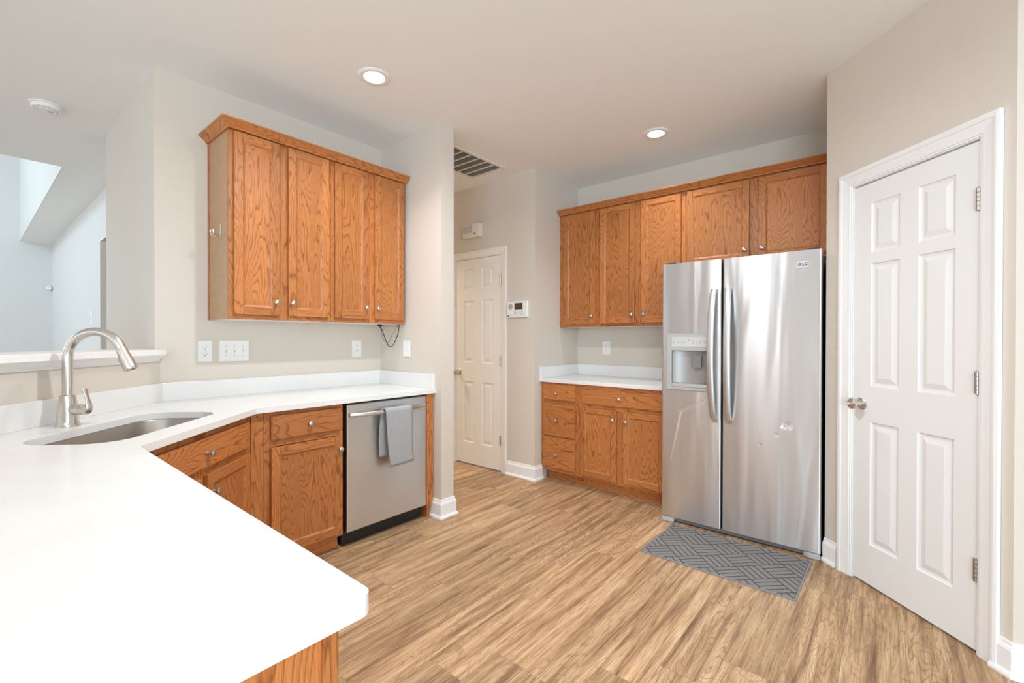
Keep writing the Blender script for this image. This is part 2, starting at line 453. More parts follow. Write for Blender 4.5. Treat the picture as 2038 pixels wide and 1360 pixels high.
struct(box_obj('floor', M['floor'], (-3.9, 4.6, -4.3, 10.6, -0.12, 0.0)), 'light oak plank floor')
struct(box_obj('ceiling', M['ceil'], (-3.9, 4.6, -4.3, 5.586, ZC, ZC + 0.15), (0.555, 4.6, 5.586, 10.6, ZC, ZC + 0.15)))
struct(box_obj('wall_left', M['wall'], (XL, XS2, YA, YA + T, 0, ZC)), 'greige wall behind the left wall cabinets')
struct(box_obj('wall_stub', M['wall'], (XS, XS2, YS, YA, 0, ZC)), 'short wall ending beside the dishwasher')
struct(box_obj('wall_return', M['wall'], (XL, XL + T, YA + T, 4.47, 0, ZC), (XL + T, 0.902, 4.36, 4.47, 0, ZC)))
DY0, DY1, DH = 2.811, 3.436, 2.052                            # hall door opening
struct(box_obj('wall_hall', M['wall'], (XH, XH + T, YH, DY0, 0, ZC), (XH, XH + T, DY1, 5.3, 0, ZC), (XH, XH + T, DY0, DY1, DH, ZC)), 'hall wall with the far door')
struct(box_obj('wall_alcove', M['wall'], (XH + T, XB + T, YH, YH + T, 0, ZC)))
struct(box_obj('wall_back', M['wall'], (XB, XB + T, YP - T, YH, 0, ZC)), 'wall behind the refrigerator')
struct(box_obj('wall_hall_side', M['wall'], (XS, XS2, YA + T, 5.3, 0, ZC)))
struct(box_obj('wall_hall_end', M['wall'], (XS, XH + T, 5.3, 5.4, 0, ZC)))
struct(box_obj('wall_pantry_side', M['wall'], (XP + 0.12, XB, YP - T, YP, 0, ZC)))
# diagonal pantry wall with its door opening; local frame: x along the wall to the right, y into it
PW0, PW1, PD0, PD1, PH = 0.0, 0.905, 0.1805, 0.787, 2.058
pw = MB()
for x0, x1, z0, z1 in ((0.0, PD0, 0, ZC), (PD1, PW1, 0, ZC), (PD0, PD1, PH, ZC)): pw.box(x0, x1, 0, T, z0, z1)
pw.prism([(0, 0), (0, T), (-0.06, T), (-0.0848, 0.0848)], 0, ZC)
pw.prism([(PW1, 0.0005), (PW1 + 0.079, 0.0805), (PW1 + 0.05, T), (PW1, T)], 0, ZC)
o = pw.build('wall_pantry', M['wall']); o.location = (XP, YP, 0); o.rotation_euler = (0, 0, R(-135)); struct(o, 'diagonal corner wall holding the white pantry door')
XC, YC = XP - PW1 / S2, YP - PW1 / S2
struct(box_obj('wall_right', M['wall'], (XC, XC + T, -4.1, YC, 0, ZC)))
struct(box_obj('wall_south', M['wall'], (-3.9, -3.0, -4.2, -4.1, 0, ZC), (0.4, XC + T, -4.2, -4.1, 0, ZC), (-3.0, 0.4, -4.2, -4.1, 0, 0.25), (-3.0, 0.4, -4.2, -4.1, 2.35, ZC)))
struct(box_obj('wall_west', M['wall'], (-3.8, -3.7, -4.1, -3.4, 0, ZC), (-3.8, -3.7, -0.7, 0.9, 0, ZC), (-3.8, -3.7, -3.4, -0.7, 0, 0.25), (-3.8, -3.7, -3.4, -0.7, 2.35, ZC), (-3.8, -3.7, 3.0, 4.6, 0, ZC), (-3.8, -3.7, 0.9, 3.0, 0, 0.25), (-3.8, -3.7, 0.9, 3.0, 2.25, ZC),
               (-3.8, -3.7, 9.4, 10.5, 0, 5.4), (-3.8, -3.7, 4.6, 9.4, 0, 0.3), (-3.8, -3.7, 4.6, 9.4, 2.9, 3.4), (-3.8, -3.7, 4.6, 6.4, 3.4, 5.4), (-3.8, -3.7, 6.4, 9.4, 5.0, 5.4)))
def window(name, horizontal, c0, c1, z0, z1, fixed, n):
    b = MB(); d0, d1 = fixed
    def bx(a0, a1, zz0, zz1):
        if horizontal: b.box(a0, a1, d0, d1, zz0, zz1)
        else: b.box(d0, d1, a0, a1, zz0, zz1)
    fr = 0.06
    bx(c0, c1, z0, z0 + fr); bx(c0, c1, z1 - fr, z1)
    for i in range(n + 1):
        c = c0 + (c1 - c0) * i / n; a0 = max(c0, c - fr / 2); a1 = min(c1, c + fr / 2)
        if i == 0: a1 = c0 + fr
        if i == n: a0 = c1 - fr
        bx(a0, a1, z0 + fr, z1 - fr)
    return struct(b.build(name, M['trim']))
window('added_window_1', True, -3.0, 0.4, 0.25, 2.35, (-4.19, -4.11), 3)  # unseen window, added as the opening for the south fill
window('added_window_5', False, -3.4, -0.7, 0.25, 2.35, (-3.79, -3.71), 2)  # unseen window, added so light reaches the pantry wall
window('window_2', False, 0.9, 3.0, 0.25, 2.25, (-3.79, -3.71), 2)
window('window_3', False, 4.6, 9.4, 0.3, 2.9, (-3.79, -3.71), 3)
window('window_4', False, 6.4, 9.4, 3.4, 5.0, (-3.79, -3.71), 2)
# half wall below the pass-through, diagonal then back along the peninsula
HD = -2.4367                                                  # x - y on its kitchen face
hw = MB()
hw.prism([(YA + HD, YA - 0.0005), (XL - 0.0005, YA - 0.0005), (XL - 0.0005, YA + 0.06), (-0.295 - 0.05, -0.295 - HD + 0.115), (-0.41, 2.09), (-0.41, 0.57), (-0.295, 0.57), (-0.295, -0.295 - HD)], 0, 1.125)
struct(hw.build('wall_half', M['wall']), 'diagonal half wall behind the sink')
# far rooms beyond the pass-through
struct(box_obj('wall_far', M['wall_far'], (-3.9, 1.1, 10.354, 10.47, 0, 5.4)))
struct(box_obj('wall_far_right', M['wall_far'], (0.902, 1.02, 6.3, 10.354, 0, ZC), (0.902, 1.02, 4.47, 5.3, 0, ZC), (0.902, 1.02, 5.3, 6.3, 2.27, ZC)))
struct(box_obj('wall_upper', M['wall_far'], (0.549, 0.5545, 5.586, 10.354, ZC, 5.4), (0.555, 0.67, 5.586, 10.354, ZC + 0.1505, 5.4)))
struct(box_obj('wall_upper_front', M['wall_far'], (-3.8, 0.67, 5.47, 5.586, ZC + 0.15, 5.4)))
struct(box_obj('ceiling_upper', M['ceil'], (-3.9, 1.1, 5.4, 10.6, 5.4, 5.5)))
struct(box_obj('wall_far_hall', M['wall'], (2.0, 2.1, 4.47, 7.4, 0, ZC), (1.02, 2.1, 7.4, 7.5, 0, ZC)))
o = box_obj('trim_5', M['door_hall'], (0.896, 1.025, 6.285, 6.2995, 0, 2.2695), (0.896, 1.025, 5.3005, 5.315, 0, 2.2695), (0.896, 1.025, 5.315, 6.285, 2.255, 2.2695)); struct(o)

# baseboards
BP = [(0.0, 0.0), (0.026, 0.0), (0.026, 0.010), (0.020, 0.020), (0.0145, 0.022), (0.0145, 0.098), (0.011, 0.108), (0.007, 0.114), (0.0055, 0.128), (0.0, 0.130)]
def baseboard(name, path):
    return struct(MB().sweep(path, BP).build(name, M['trim'], bevel=0.001))
g = 0.0006
baseboard('baseboard_stub', [(XS - g, 2.562), (XS - g, YS - g), (XS2 + g, YS - g), (XS2 + g, 5.29)])
baseboard('baseboard_hall', [(XH - g, 2.742), (XH - g, YH - g), (XH + 0.1105, YH - g)][::-1][::-1])
def along_pantry(s): return (XP - s / S2 - g / S2, YP - s / S2 + g / S2)
baseboard('baseboard_pantry', [along_pantry(0.0), along_pantry(0.0925)][::1])
baseboard('baseboard_right', [along_pantry(0.8425), (XC - g, YC + 0.0002), (XC - g, -4.09)])

# ------------------------------------------------------------------ six-panel doors (local: x right, y into the wall, z up, leaf front at y=0)
def six_panel_leaf(w, h, m, name, z0=0.012, th=0.035, rowsz=None, cols=None):
    b = MB()
    xs = [0] + [c for p in cols for c in p] + [w]
    zs = [z0] + [c for p in rowsz for c in p] + [h]
    for i in range(len(xs) - 1):
        for j in range(len(zs) - 1):
            x0, x1, a0, a1 = xs[i], xs[i + 1], zs[j], zs[j + 1]
            if i % 2 == 1 and j % 2 == 1:
                rings = []
                for ins, dep in ((0, 0), (0.004, 0.006), (0.012, 0.008), (0.017, 0.0085), (0.040, 0.0015), (0.0405, 0.001)):
                    rings.append([(x0 + ins, dep, a0 + ins), (x1 - ins, dep, a0 + ins), (x1 - ins, dep, a1 - ins), (x0 + ins, dep, a1 - ins)])
                for p, q in zip(rings, rings[1:]):
                    for k in range(4):
                        l = (k + 1) % 4; b.quad([p[k], p[l], q[l], q[k]])
                b.quad(rings[-1])
            else:
                b.quad([(x0, 0, a0), (x1, 0, a0), (x1, 0, a1), (x0, 0, a1)])
    b.quad([(0, th, z0), (0, th, h), (w, th, h), (w, th, z0)])
    b.quad([(0, 0, z0), (0, 0, h), (0, th, h), (0, th, z0)]); b.quad([(w, 0, z0), (w, th, z0), (w, th, h), (w, 0, h)])
    b.quad([(0, 0, z0), (0, th, z0), (w, th, z0), (w, 0, z0)]); b.quad([(0, 0, h), (w, 0, h), (w, th, h), (0, th, h)])
    return b.build(name, m, weld=True)
CASING = [(0.0, 0.0), (0.0, 0.017), (0.012, 0.019), (0.022, 0.017), (0.024, 0.014), (0.050, 0.010), (0.060, 0.009), (0.066, 0.0085), (0.068, 0.005), (0.075, 0.005), (0.077, 0.0)]
def casing(name, w0, w1, h, m, rot, loc, width=0.077, jamb=0.10, z0=0.0):
    b = MB()
    k = width / 0.077
    prof = [((0.077 - o_) * k, d) for o_, d in CASING]        # outer edge thick, inner edge thin
    path = [(w0, z0), (w0, h), (w1, h), (w1, z0)][::-1]
    b.sweep(path, prof, fn=lambda a, c, d: (a, -d, c))
    jt = 0.004
    b.box(w0 - 0.0, w0 + jt, 0.0, jamb, z0, h - jt); b.box(w1 - jt, w1, 0.0, jamb, z0, h - jt); b.box(w0, w1, 0.0, jamb, h - jt, h)
    o = b.build(name, m, bevel=0.0008); o.location = loc; o.rotation_euler = (0, 0, R(rot)); return struct(o)
def hinge(parent, x, z, right=True):
    b = MB()
    for k in range(5): b.lathe([(0.0, 0), (0.0078, 0.0005), (0.0078, 0.0165), (0.0, 0.017)], (-0.004, -0.0055, z - 0.0445 + 0.0178 * k), (0, 0, 1), 12)
    b.lathe([(0.0, 0), (0.005, 0.001), (0.004, 0.004), (0, 0.005)], (-0.004, -0.0055, z + 0.0445), (0, 0, 1), 12)
    b.box(-0.018, -0.002, -0.0012, 0.0, z - 0.0445, z + 0.0445)
    o = b.build('hinge', M['hinge'], parent); o.location = (x, 0, 0); return o
def door_knob(parent, x, z):
    b = MB()
    b.lathe([(0, 0.0), (0.032, 0.0), (0.032, 0.004), (0.027, 0.009), (0.014, 0.013), (0.0115, 0.018), (0.0115, 0.028), (0.018, 0.034), (0.0265, 0.043), (0.0285, 0.052), (0.026, 0.060), (0.018, 0.0655), (0.0, 0.067)], (x, 0, z), (0, -1, 0), 28)
    return b.build('door_knob', M['hinge'] if False else M['nickel'], parent)

# pantry door
d = six_panel_leaf(0.5975, 2.046, M['door_paint'], 'door_2', rowsz=[(0.214, 0.838), (1.020, 1.638), (1.692, 1.945)], cols=[(0.102, 0.256), (0.346, 0.504)])
d.location = (XP - 0.185 / S2 - 0.0 , YP - 0.185 / S2, 0); d.rotation_euler = (0, 0, R(-135))
d.location = (d.location.x + 0.004 / S2, d.location.y - 0.004 / S2, 0)
struct(d, 'white six-panel pantry door')
door_knob(d, 0.052, 0.925)
for z in (1.815, 1.083, 0.335): hinge(d, 0.598, z)
lk = MB(); lk.lathe([(0, 0), (0.006, 0), (0.006, 0.006), (0, 0.006)], (0.052, -0.067, 0.925), (0, -1, 0), 12); lk.box(0.050, 0.054, -0.085, -0.072, 0.919, 0.931)
lk.build('thumb_turn', M['nickel'], d, bevel=0.001)
casing('trim_1', PD0 - 0.0005 + 0.0005, PD1, PH - 0.0005, M['trim'], -135, (XP - g / S2, YP + g / S2, 0))
# hall door (hinges on the right)
d1 = six_panel_leaf(0.611, 2.044, M['door_hall'], 'door_1', rowsz=[(0.222, 0.829), (1.019, 1.633), (1.745, 1.947)], cols=[(0.108, 0.252), (0.364, 0.512)])
d1.location = (XH + 0.004, 3.430, 0); d1.rotation_euler = (0, 0, R(-90)); struct(d1, 'cream six-panel door in the hall')
door_knob(d1, 0.050, 0.918)
for z in (1.80, 1.045, 0.295): hinge(d1, 0.6115, z)
casing('trim_2', -DY1, -DY0, DH - 0.0005, M['door_hall'], -90, (XH - g, 0, 0), 0.066)

# ------------------------------------------------------------------ cabinets
KN = MB().lathe([(0, 0), (0.0085, 0), (0.0075, 0.003), (0.0055, 0.008), (0.006, 0.013), (0.0125, 0.0175), (0.0155, 0.021), (0.0150, 0.0245), (0.0105, 0.028), (0.0, 0.0295)], (0, 0, 0), (0, -1, 0), 24)
knob_src = KN.build('knob', M['knob'])
knob_first = [True]
def knob(parent, x, y, z):
    if knob_first[0]: o = knob_src; knob_first[0] = False
    else: o = knob_src.copy(); COL.objects.link(o)
    o.parent = parent; o.location = (x, y, z); return o

DT = 0.019                                                    # door thickness
def cab_door(parent, x0, x1, z0, z1, kx=None, kz=None, fr=0.046, frx=None, y=-0.0008):
    """recessed-panel oak door; y is the back face; front at y-DT"""
    b = MB(); yf = y - DT; rec = 0.0075
    b.box(x0, x0 + fr, yf, y, z0, z1, 'z'); b.box(x1 - fr, x1, yf, y, z0, z1, 'z')
    b.box(x0 + fr, x1 - fr, yf, y, z0, z0 + fr, 'x'); b.box(x0 + fr, x1 - fr, yf, y, z1 - fr, z1, 'x')
    a = [(x0 + fr, z0 + fr), (x1 - fr, z0 + fr), (x1 - fr, z1 - fr), (x0 + fr, z1 - fr)]
    i1 = 0.003; i2 = 0.010
    def ring(i, d): return [(a[0][0] + i, yf + d, a[0][1] + i), (a[1][0] - i, yf + d, a[1][1] + i), (a[2][0] - i, yf + d, a[2][1] - i), (a[3][0] + i, yf + d, a[3][1] - i)]
    rs = [ring(-0.0005, -0.0003), ring(i1, 0.002), ring(i2 - 0.002, rec - 0.001), ring(i2, rec)]
    for p, q in zip(rs, rs[1:]):
        for k in range(4):
            l = (k + 1) % 4; b.quad([p[k], p[l], q[l], q[k]], 'x' if k % 2 == 0 else 'z', 1)
    b.quad(rs[-1], 'z', 1)
    o = b.build('door', M['oak'], parent, bevel=0.0022)
    if kx is not None: knob(o, kx, yf + 0.0002, kz)
    return o
def cab_drawer(parent, x0, x1, z0, z1, kx=None, kz=None, name='drawer', y=-0.0008):
    b = MB(); yf = y - DT
    b.box(x0, x1, yf + 0.005, y, z0, z1, 'x')
    b.box(x0 + 0.004, x1 - 0.004, yf, yf + 0.006, z0 + 0.004, z1 - 0.004, 'x')
    b.tn[6:12] = b.tn[0:6]
    o = b.build(name, M['oak'], parent, bevel=0.0025)
    if kx is not None: knob(o, kx, yf + 0.0002, kz)
    return o
def face_frame(parent, x0, x1, z0, z1, stiles, rails, th=0.018):
    """stiles [(x0,x1)] full height, rails [(x0,x1,z0,z1)]"""
    b = MB()
    for a, c in stiles: b.box(a, c, 0, th, z0, z1, 'z')
    for a, c, e, f in rails: b.box(a, c, 0, th, e, f, 'x')
    return b.build('face_frame', M['oak'], parent, bevel=0.0008)
def carcass(parent, x0, x1, y0, y1, z0, z1, top=True, left='oak', right='oak', bottom='oak'):
    b = MB(); t_ = 0.015; mats = [M['oak'], M['veneer'], M['melamine']]
    ix = {'oak': 0, 'veneer': 1, 'melamine': 2}
    b.box(x0, x0 + t_, y0, y1, z0, z1, 'z', ix[left]); b.box(x1 - t_, x1, y0, y1, z0, z1, 'z', ix[right])
    b.box(x0 + t_, x1 - t_, y0, y1, z0, z0 + t_, 'x', ix[bottom])
    b.box(x0 + t_, x1 - t_, y1 - 0.006, y1, z0 + t_, z1, 'z', 2)
    if top: b.box(x0 + t_, x1 - t_, y0, y1 - 0.006, z1 - t_, z1, 'x', 2)
    return b.build('carcass', mats, parent)

# ---- wall cabinets on the left wall: front of frame at y = 2.808
ZU, ZT = 1.3635, 2.420
UF = 2.808
c = thing('wall_cabinet', 'left oak wall cabinet of the left wall, with a tan side carrying a coat hook', 'cabinet', (0.930, UF, ZU), 0, 'wall cabinets on the left wall')
h = ZT - ZU; wd = 0.5965
carcass(c, 0.0, wd - 0.0005, 0.0185, YA - UF - 0.001, 0, h, left='veneer', bottom='melamine')
face_frame(c, 0, wd, 0, h, [(0, 0.045), (0.262, 0.325), (wd - 0.045, wd - 0.0005)], [(0.045, 0.262, 0, 0.04), (0.325, wd - 0.045, 0, 0.04), (0.045, 0.262, h - 0.04, h), (0.325, wd - 0.045, h - 0.04, h)])
MB().box(-0.004, -0.0003, YA - UF - 0.020, YA - UF - 0.001, 0, h).build('scribe_strip', M['oak'], c)
cab_door(c, 0.024, 0.266, 0.026, 1.041, 0.245, 0.103)
cab_door(c, 0.319, 0.576, 0.026, 1.041, 0.340, 0.103)
c = thing('wall_cabinet', 'right oak wall cabinet of the left wall, above the black cord', 'cabinet', (1.527, UF, ZU), 0, 'wall cabinets on the left wall')
wd = 0.580
carcass(c, 0.0, wd, 0.0185, YA - UF - 0.001, 0, h, bottom='melamine')
face_frame(c, 0, wd, 0, h, [(0, 0.045), (0.262, 0.325), (wd - 0.045, wd)], [(0.045, 0.262, 0, 0.04), (0.325, wd - 0.045, 0, 0.04), (0.045, 0.262, h - 0.04, h), (0.325, wd - 0.045, h - 0.04, h)])
cab_door(c, 0.020, 0.266, 0.026, 1.041, 0.246, 0.103)
cab_door(c, 0.319, 0.566, 0.026, 1.041, 0.338, 0.103)
CROWN = [(0.0, 2.4085), (0.010, 2.4085), (0.012, 2.416), (0.018, 2.420), (0.030, 2.431), (0.042, 2.442), (0.049, 2.445), (0.049, 2.453), (0.0, 2.453)]
# keep the moulding outside the cabinets: travel so that the right-hand side faces the room
cr = MB().sweep([(0.9285, YA - 0.001), (0.9285, UF - 0.0205), (2.1065, UF - 0.0205)][::1], CROWN)
tag(cr.build('crown_molding', M['oak'], bevel=0.0008), 'oak crown molding running along the top of the left wall cabinets', 'molding')

# ---- wall cabinets on the back wall: local x runs from the alcove side (y=2.4216) to the right
XF = 3.612
def bx_(y): return 2.4216 - y
c = thing('wall_cabinet', 'narrow single-door oak wall cabinet next to the hall corner', 'cabinet', (XF, 2.4216, ZU), -90, 'wall cabinets on the back wall')
dp = XB - XF - 0.001; hh = ZT - ZU
x0, x1 = 0.016, bx_(2.0085)
carcass(c, x0, x1, 0.0185, dp, 0, hh, bottom='melamine')
face_frame(c, x0, x1, 0, hh, [(0.001, 0.055), (x1 - 0.045, x1)], [(0.055, x1 - 0.045, 0, 0.04), (0.055, x1 - 0.045, hh - 0.04, hh)])
cab_door(c, bx_(2.366), bx_(2.038), 0.026, 1.037, bx_(2.066), 0.098)
x0, x1 = bx_(2.008), bx_(1.2455)
c = thing('wall_cabinet', 'two-door oak wall cabinet above the right-hand counter, left of the refrigerator', 'cabinet', (XF, 2.4216, ZU), -90, 'wall cabinets on the back wall')
carcass(c, x0, x1, 0.0185, dp, 0, hh, bottom='melamine')
mid = bx_(1.633)
face_frame(c, x0, x1, 0, hh, [(x0, x0 + 0.045), (mid - 0.035, mid + 0.035), (x1 - 0.045, x1)], [(x0 + 0.045, mid - 0.035, 0, 0.04), (mid + 0.035, x1 - 0.045, 0, 0.04), (x0 + 0.045, mid - 0.035, hh - 0.04, hh), (mid + 0.035, x1 - 0.045, hh - 0.04, hh)])
cab_door(c, bx_(1.986), bx_(1.662), 0.026, 1.037, bx_(1.685), 0.098)
cab_door(c, bx_(1.604), bx_(1.276), 0.026, 1.037, bx_(1.580), 0.098)
x0, x1 = bx_(1.245), bx_(0.290)
zo = 1.800
c = thing('wall_cabinet', 'short wide oak wall cabinet above the refrigerator', 'cabinet', (XF, 2.4216, zo), -90, 'wall cabinets on the back wall')
h3 = ZT - zo
carcass(c, x0, x1, 0.0185, dp, 0, h3)
face_frame(c, x0, x1, 0, h3, [(x0, x0 + 0.045), (bx_(0.80), bx_(0.72)), (x1 - 0.04, x1)], [(x0 + 0.045, bx_(0.80), 0, 0.04), (bx_(0.72), x1 - 0.04, 0, 0.04), (x0 + 0.045, bx_(0.80), h3 - 0.04, h3), (bx_(0.72), x1 - 0.04, h3 - 0.04, h3)])
cab_door(c, bx_(1.229), bx_(0.790), 0.024, 0.600, bx_(0.818), 0.098)
cab_door(c, bx_(0.730), bx_(0.320), 0.024, 0.600, bx_(0.706), 0.098)
cr = MB().sweep([(XF - 0.0205, 2.409), (XF - 0.0205, 0.2905)][::1], CROWN)
tag(cr.build('crown_molding', M['oak'], bevel=0.0008), 'oak crown molding running along the top of the back wall cabinets', 'molding')

# ---- base cabinets, left run: frame front at y = 2.498
BF, BT = 2.498, 0.8715                                        # frame plane, top of boxes
c = thing('base_cabinet', 'oak base cabinet with one drawer over one door, left of the dishwasher', 'cabinet', (0.0, BF, 0.0), 0, 'oak base cabinets')
carcass(c, 0.992, 1.4315, 0.0185, YA - BF - 0.03, 0.090, BT, top=False)
face_frame(c, 0.93, 1.4315, 0.090, BT, [(0.9275, 0.989), (0.990, 1.045), (1.396, 1.4315)], [(1.045, 1.396, 0.845, BT), (1.045, 1.396, 0.685, 0.725), (1.045, 1.396, 0.09, 0.125)])
cab_drawer(c, 1.020, 1.414, 0.719, 0.8505, 1.222, 0.783)
cab_door(c, 1.020, 1.421, 0.108, 0.683, 1.402, 0.610)
MB().box(0.98, 1.4315, 0.062, 0.078, 0.001, 0.089, 'x').build('toe_kick', M['oak'], c)
# filler panel between dishwasher and stub wall
o = MB().box(2.056, 2.112, BF - 0.014, BF + 0.004, 0.088, 0.8715, 'z').box(2.07, 2.098, BF + 0.0045, 2.62, 0.001, 0.8715, 'z').build('filler_panel', M['oak'], bevel=0.001)
tag(o, 'narrow upright oak filler panel between the dishwasher and the short wall', 'panel')

# ---- diagonal sink base: local x along the front (right), origin at s=0 on the frame plane
FD = -1.571                                                   # x - y of the frame plane
sb = thing('sink_cabinet', 'diagonal oak corner sink cabinet with a wide false drawer front over two doors', 'cabinet', (FD / 2, -FD / 2, 0), 45, 'oak base cabinets')
s0, s1 = 1.5795, 2.4185
face_frame(sb, s0, s1, 0.090, BT, [(s0, s0 + 0.04), (1.945, 2.025), (s1 - 0.045, s1)], [(s0 + 0.04, s1 - 0.045, 0.838, BT), (s0 + 0.04, 1.945, 0.68, 0.72), (2.025, s1 - 0.045, 0.68, 0.72), (s0 + 0.04, 1.945, 0.09, 0.125), (2.025, s1 - 0.045, 0.09, 0.125)])
cab_drawer(sb, 1.612, 2.379, 0.7145, 0.8395, 2.006, 0.777, 'false_drawer_front')
cab_door(sb, 1.612, 1.960, 0.106, 0.682, 1.935, 0.604)
cab_door(sb, 2.008, 2.379, 0.106, 0.682, 2.050, 0.604)
MB().box(s0 + 0.06, s1 - 0.06, 0.062, 0.078, 0.001, 0.089, 'x').build('toe_kick', M['oak'], sb)
MB().box(s0 + 0.02, s1 - 0.02, 0.02, 0.50, 0.10, 0.115, 'x').build('bottom_shelf', M['oak'], sb)

# ---- peninsula base: front (doors) faces +X at x = 0.33, end panel faces the viewer at y = 0.585
pc = thing('peninsula_cabinet', 'oak peninsula cabinet whose end panel shows below the near counter corner', 'cabinet', (0.0, 0.0, 0.0), 0, 'oak base cabinets')
b = MB()
b.box(-0.275, 0.305, 0.5865, 0.6015, 0.001, BT, 'z'); b.build('end_panel', M['oak'], pc)
b = MB(); b.box(0.3055, 0.3255, 0.580, 0.64, 0.09, BT, 'z'); b.box(0.3055, 0.3255, 0.6405, 1.20, 0.835, BT, 'y'); b.box(0.3055, 0.3255, 0.6405, 1.20, 0.09, 0.125, 'y')
b.box(0.3055, 0.3255, 1.2005, 1.26, 0.09, BT, 'z'); b.box(0.3055, 0.3255, 1.2605, 1.83, 0.835, BT, 'y'); b.box(0.3055, 0.3255, 1.2605, 1.83, 0.09, 0.125, 'y'); b.box(0.3055, 0.3255, 1.8305, 1.885, 0.09, BT, 'z')
b.build('face_frame', M['oak'], pc, bevel=0.0008)
b = MB(); b.box(-0.275, -0.265, 0.602, 1.88, 0.001, BT, 'z'); b.box(-0.264, 0.305, 0.602, 1.88, 0.10, 0.115, 'y'); b.build('carcass', M['oak'], pc)
MB().box(0.245, 0.26, 0.602, 1.83, 0.001, 0.0985, 'y').build('toe_kick', M['oak'], pc)
for y0, y1 in ((0.612, 1.225), (1.235, 1.85)):
    b = MB(); fr = 0.046
    b.box(0.3262, 0.345, y0, y0 + fr, 0.108, 0.84, 'z'); b.box(0.3262, 0.345, y1 - fr, y1, 0.108, 0.84, 'z')
    b.box(0.3262, 0.345, y0 + fr, y1 - fr, 0.108, 0.108 + fr, 'y'); b.box(0.3262, 0.345, y0 + fr, y1 - fr, 0.84 - fr, 0.84, 'y'); b.box(0.3262, 0.338, y0 + fr, y1 - fr, 0.108 + fr, 0.84 - fr, 'z')
    dd = b.build('door', M['oak'], pc, bevel=0.002)
    k_ = knob(dd, 0.3452, (y1 - 0.03 if y0 < 1 else y0 + 0.03), 0.77); k_.rotation_euler = (0, 0, R(90))

# ---- base cabinets, back wall: frame front at x = 3.321
XBF = 3.321
def by_(y): return 2.4216 - y
c = thing('base_cabinet', 'oak three-drawer base cabinet beside the hall corner', 'cabinet', (XBF, 2.4216, 0), -90, 'oak base cabinets')
x0, x1 = by_(2.400), by_(2.0165)
dpb = XB - XBF - 0.001
carcass(c, x0, x1, 0.0185, dpb, 0.090, BT, top=False)
face_frame(c, x0, x1, 0.09, BT, [(0.002, 0.050), (x1 - 0.05, x1)], [(0.05, x1 - 0.05, 0.855, BT), (0.05, x1 - 0.05, 0.68, 0.73), (0.05, x1 - 0.05, 0.38, 0.42), (0.05, x1 - 0.05, 0.09, 0.13)])
cab_drawer(c, by_(2.390), by_(2.060), 0.719, 0.8575, by_(2.247), 0.777)
cab_drawer(c, by_(2.390), by_(2.060), 0.406, 0.690, by_(2.247), 0.541)
cab_drawer(c, by_(2.390), by_(2.060), 0.118, 0.392, by_(2.247), 0.243)
MB().box(0.03, x1, 0.062, 0.078, 0.001, 0.089, 'x').build('toe_kick', M['oak'], c)
c = thing('base_cabinet', 'oak base cabinet with a wide drawer over two doors, left of the refrigerator', 'cabinet', (XBF, 2.4216, 0), -90, 'oak base cabinets')
x0, x1 = by_(2.016), by_(1.262)
carcass(c, x0, x1, 0.0185, dpb, 0.090, BT, top=False)
m0 = by_(1.647)
face_frame(c, x0, x1, 0.09, BT, [(x0, x0 + 0.04), (x1 - 0.04, x1)], [(x0 + 0.04, x1 - 0.04, 0.83, BT), (x0 + 0.04, x1 - 0.04, 0.67, 0.73), (x0 + 0.04, x1 - 0.04, 0.09, 0.13)])
MB().box(m0 - 0.04, m0 + 0.04, 0, 0.018, 0.1305, 0.6695, 'z').build('center_stile', M['oak'], c)
cab_drawer(c, by_(2.000), by_(1.285), 0.715, 0.837, by_(1.650), 0.778)
cab_door(c, by_(2.006), by_(1.676), 0.114, 0.685, by_(1.704), 0.607)
cab_door(c, by_(1.617), by_(1.285), 0.114, 0.685, by_(1.594), 0.607)
MB().box(x0, x1, 0.062, 0.078, 0.001, 0.089, 'x').build('toe_kick', M['oak'], c)

# ------------------------------------------------------------------ countertops
CT0, CT1 = 0.873, 0.903
def arc(cx, cy, r, a0, a1, n):
    return [(cx + r * math.cos(R(a0 + (a1 - a0) * i / n)), cy + r * math.sin(R(a0 + (a1 - a0) * i / n))) for i in range(n + 1)]
SK_S, SK_D, SK_A, SK_B, SK_R = 1.972, -1.355, 0.340, 0.165, 0.105   # sink centre (s,d), half sizes, corner radius
def sd(s, d): return ((s + d) / S2, (s - d) / S2)
def rrect(a, b_, r, n=8):
    P = []
    for cx, cy, a0 in ((a - r, b_ - r, 0), (-a + r, b_ - r, 90), (-a + r, -b_ + r, 180), (a - r, -b_ + r, 270)):
        P += arc(cx, cy, r, a0, a0 + 90, n)
    return P
def slab_with_hole(name, outer, holes, z0, z1, m, parent):
    bm = bmesh.new(); edges = []
    for loop in [outer] + holes:
        vs = [bm.verts.new((x, y, z1)) for x, y in loop]
        for i in range(len(vs)): edges.append(bm.edges.new((vs[i], vs[(i + 1) % len(vs)])))
    bmesh.ops.triangle_fill(bm, use_beauty=True, use_dissolve=False, edges=edges)
    r = bmesh.ops.extrude_face_region(bm, geom=list(bm.faces))
    for v in [q for q in r['geom'] if isinstance(q, bmesh.types.BMVert)]: v.co.z = z0
    bmesh.ops.recalc_face_normals(bm, faces=bm.faces)
    me = bpy.data.meshes.new(name); bm.to_mesh(me); bm.free(); me.materials.append(m)
    o = bpy.data.objects.new(name, me); COL.objects.link(o); o.parent = parent
    md = o.modifiers.new('edge', 'BEVEL'); md.width = 0.0065; md.segments = 3; md.limit_method = 'ANGLE'; md.angle_limit = R(50)
    return o
ct = thing('countertop', 'white quartz countertop wrapping from the near peninsula past the sink to the dishwasher', 'countertop', (0, 0, 0))
yf = 2.463; gw = 0.0008
BD = HD + 0.0012
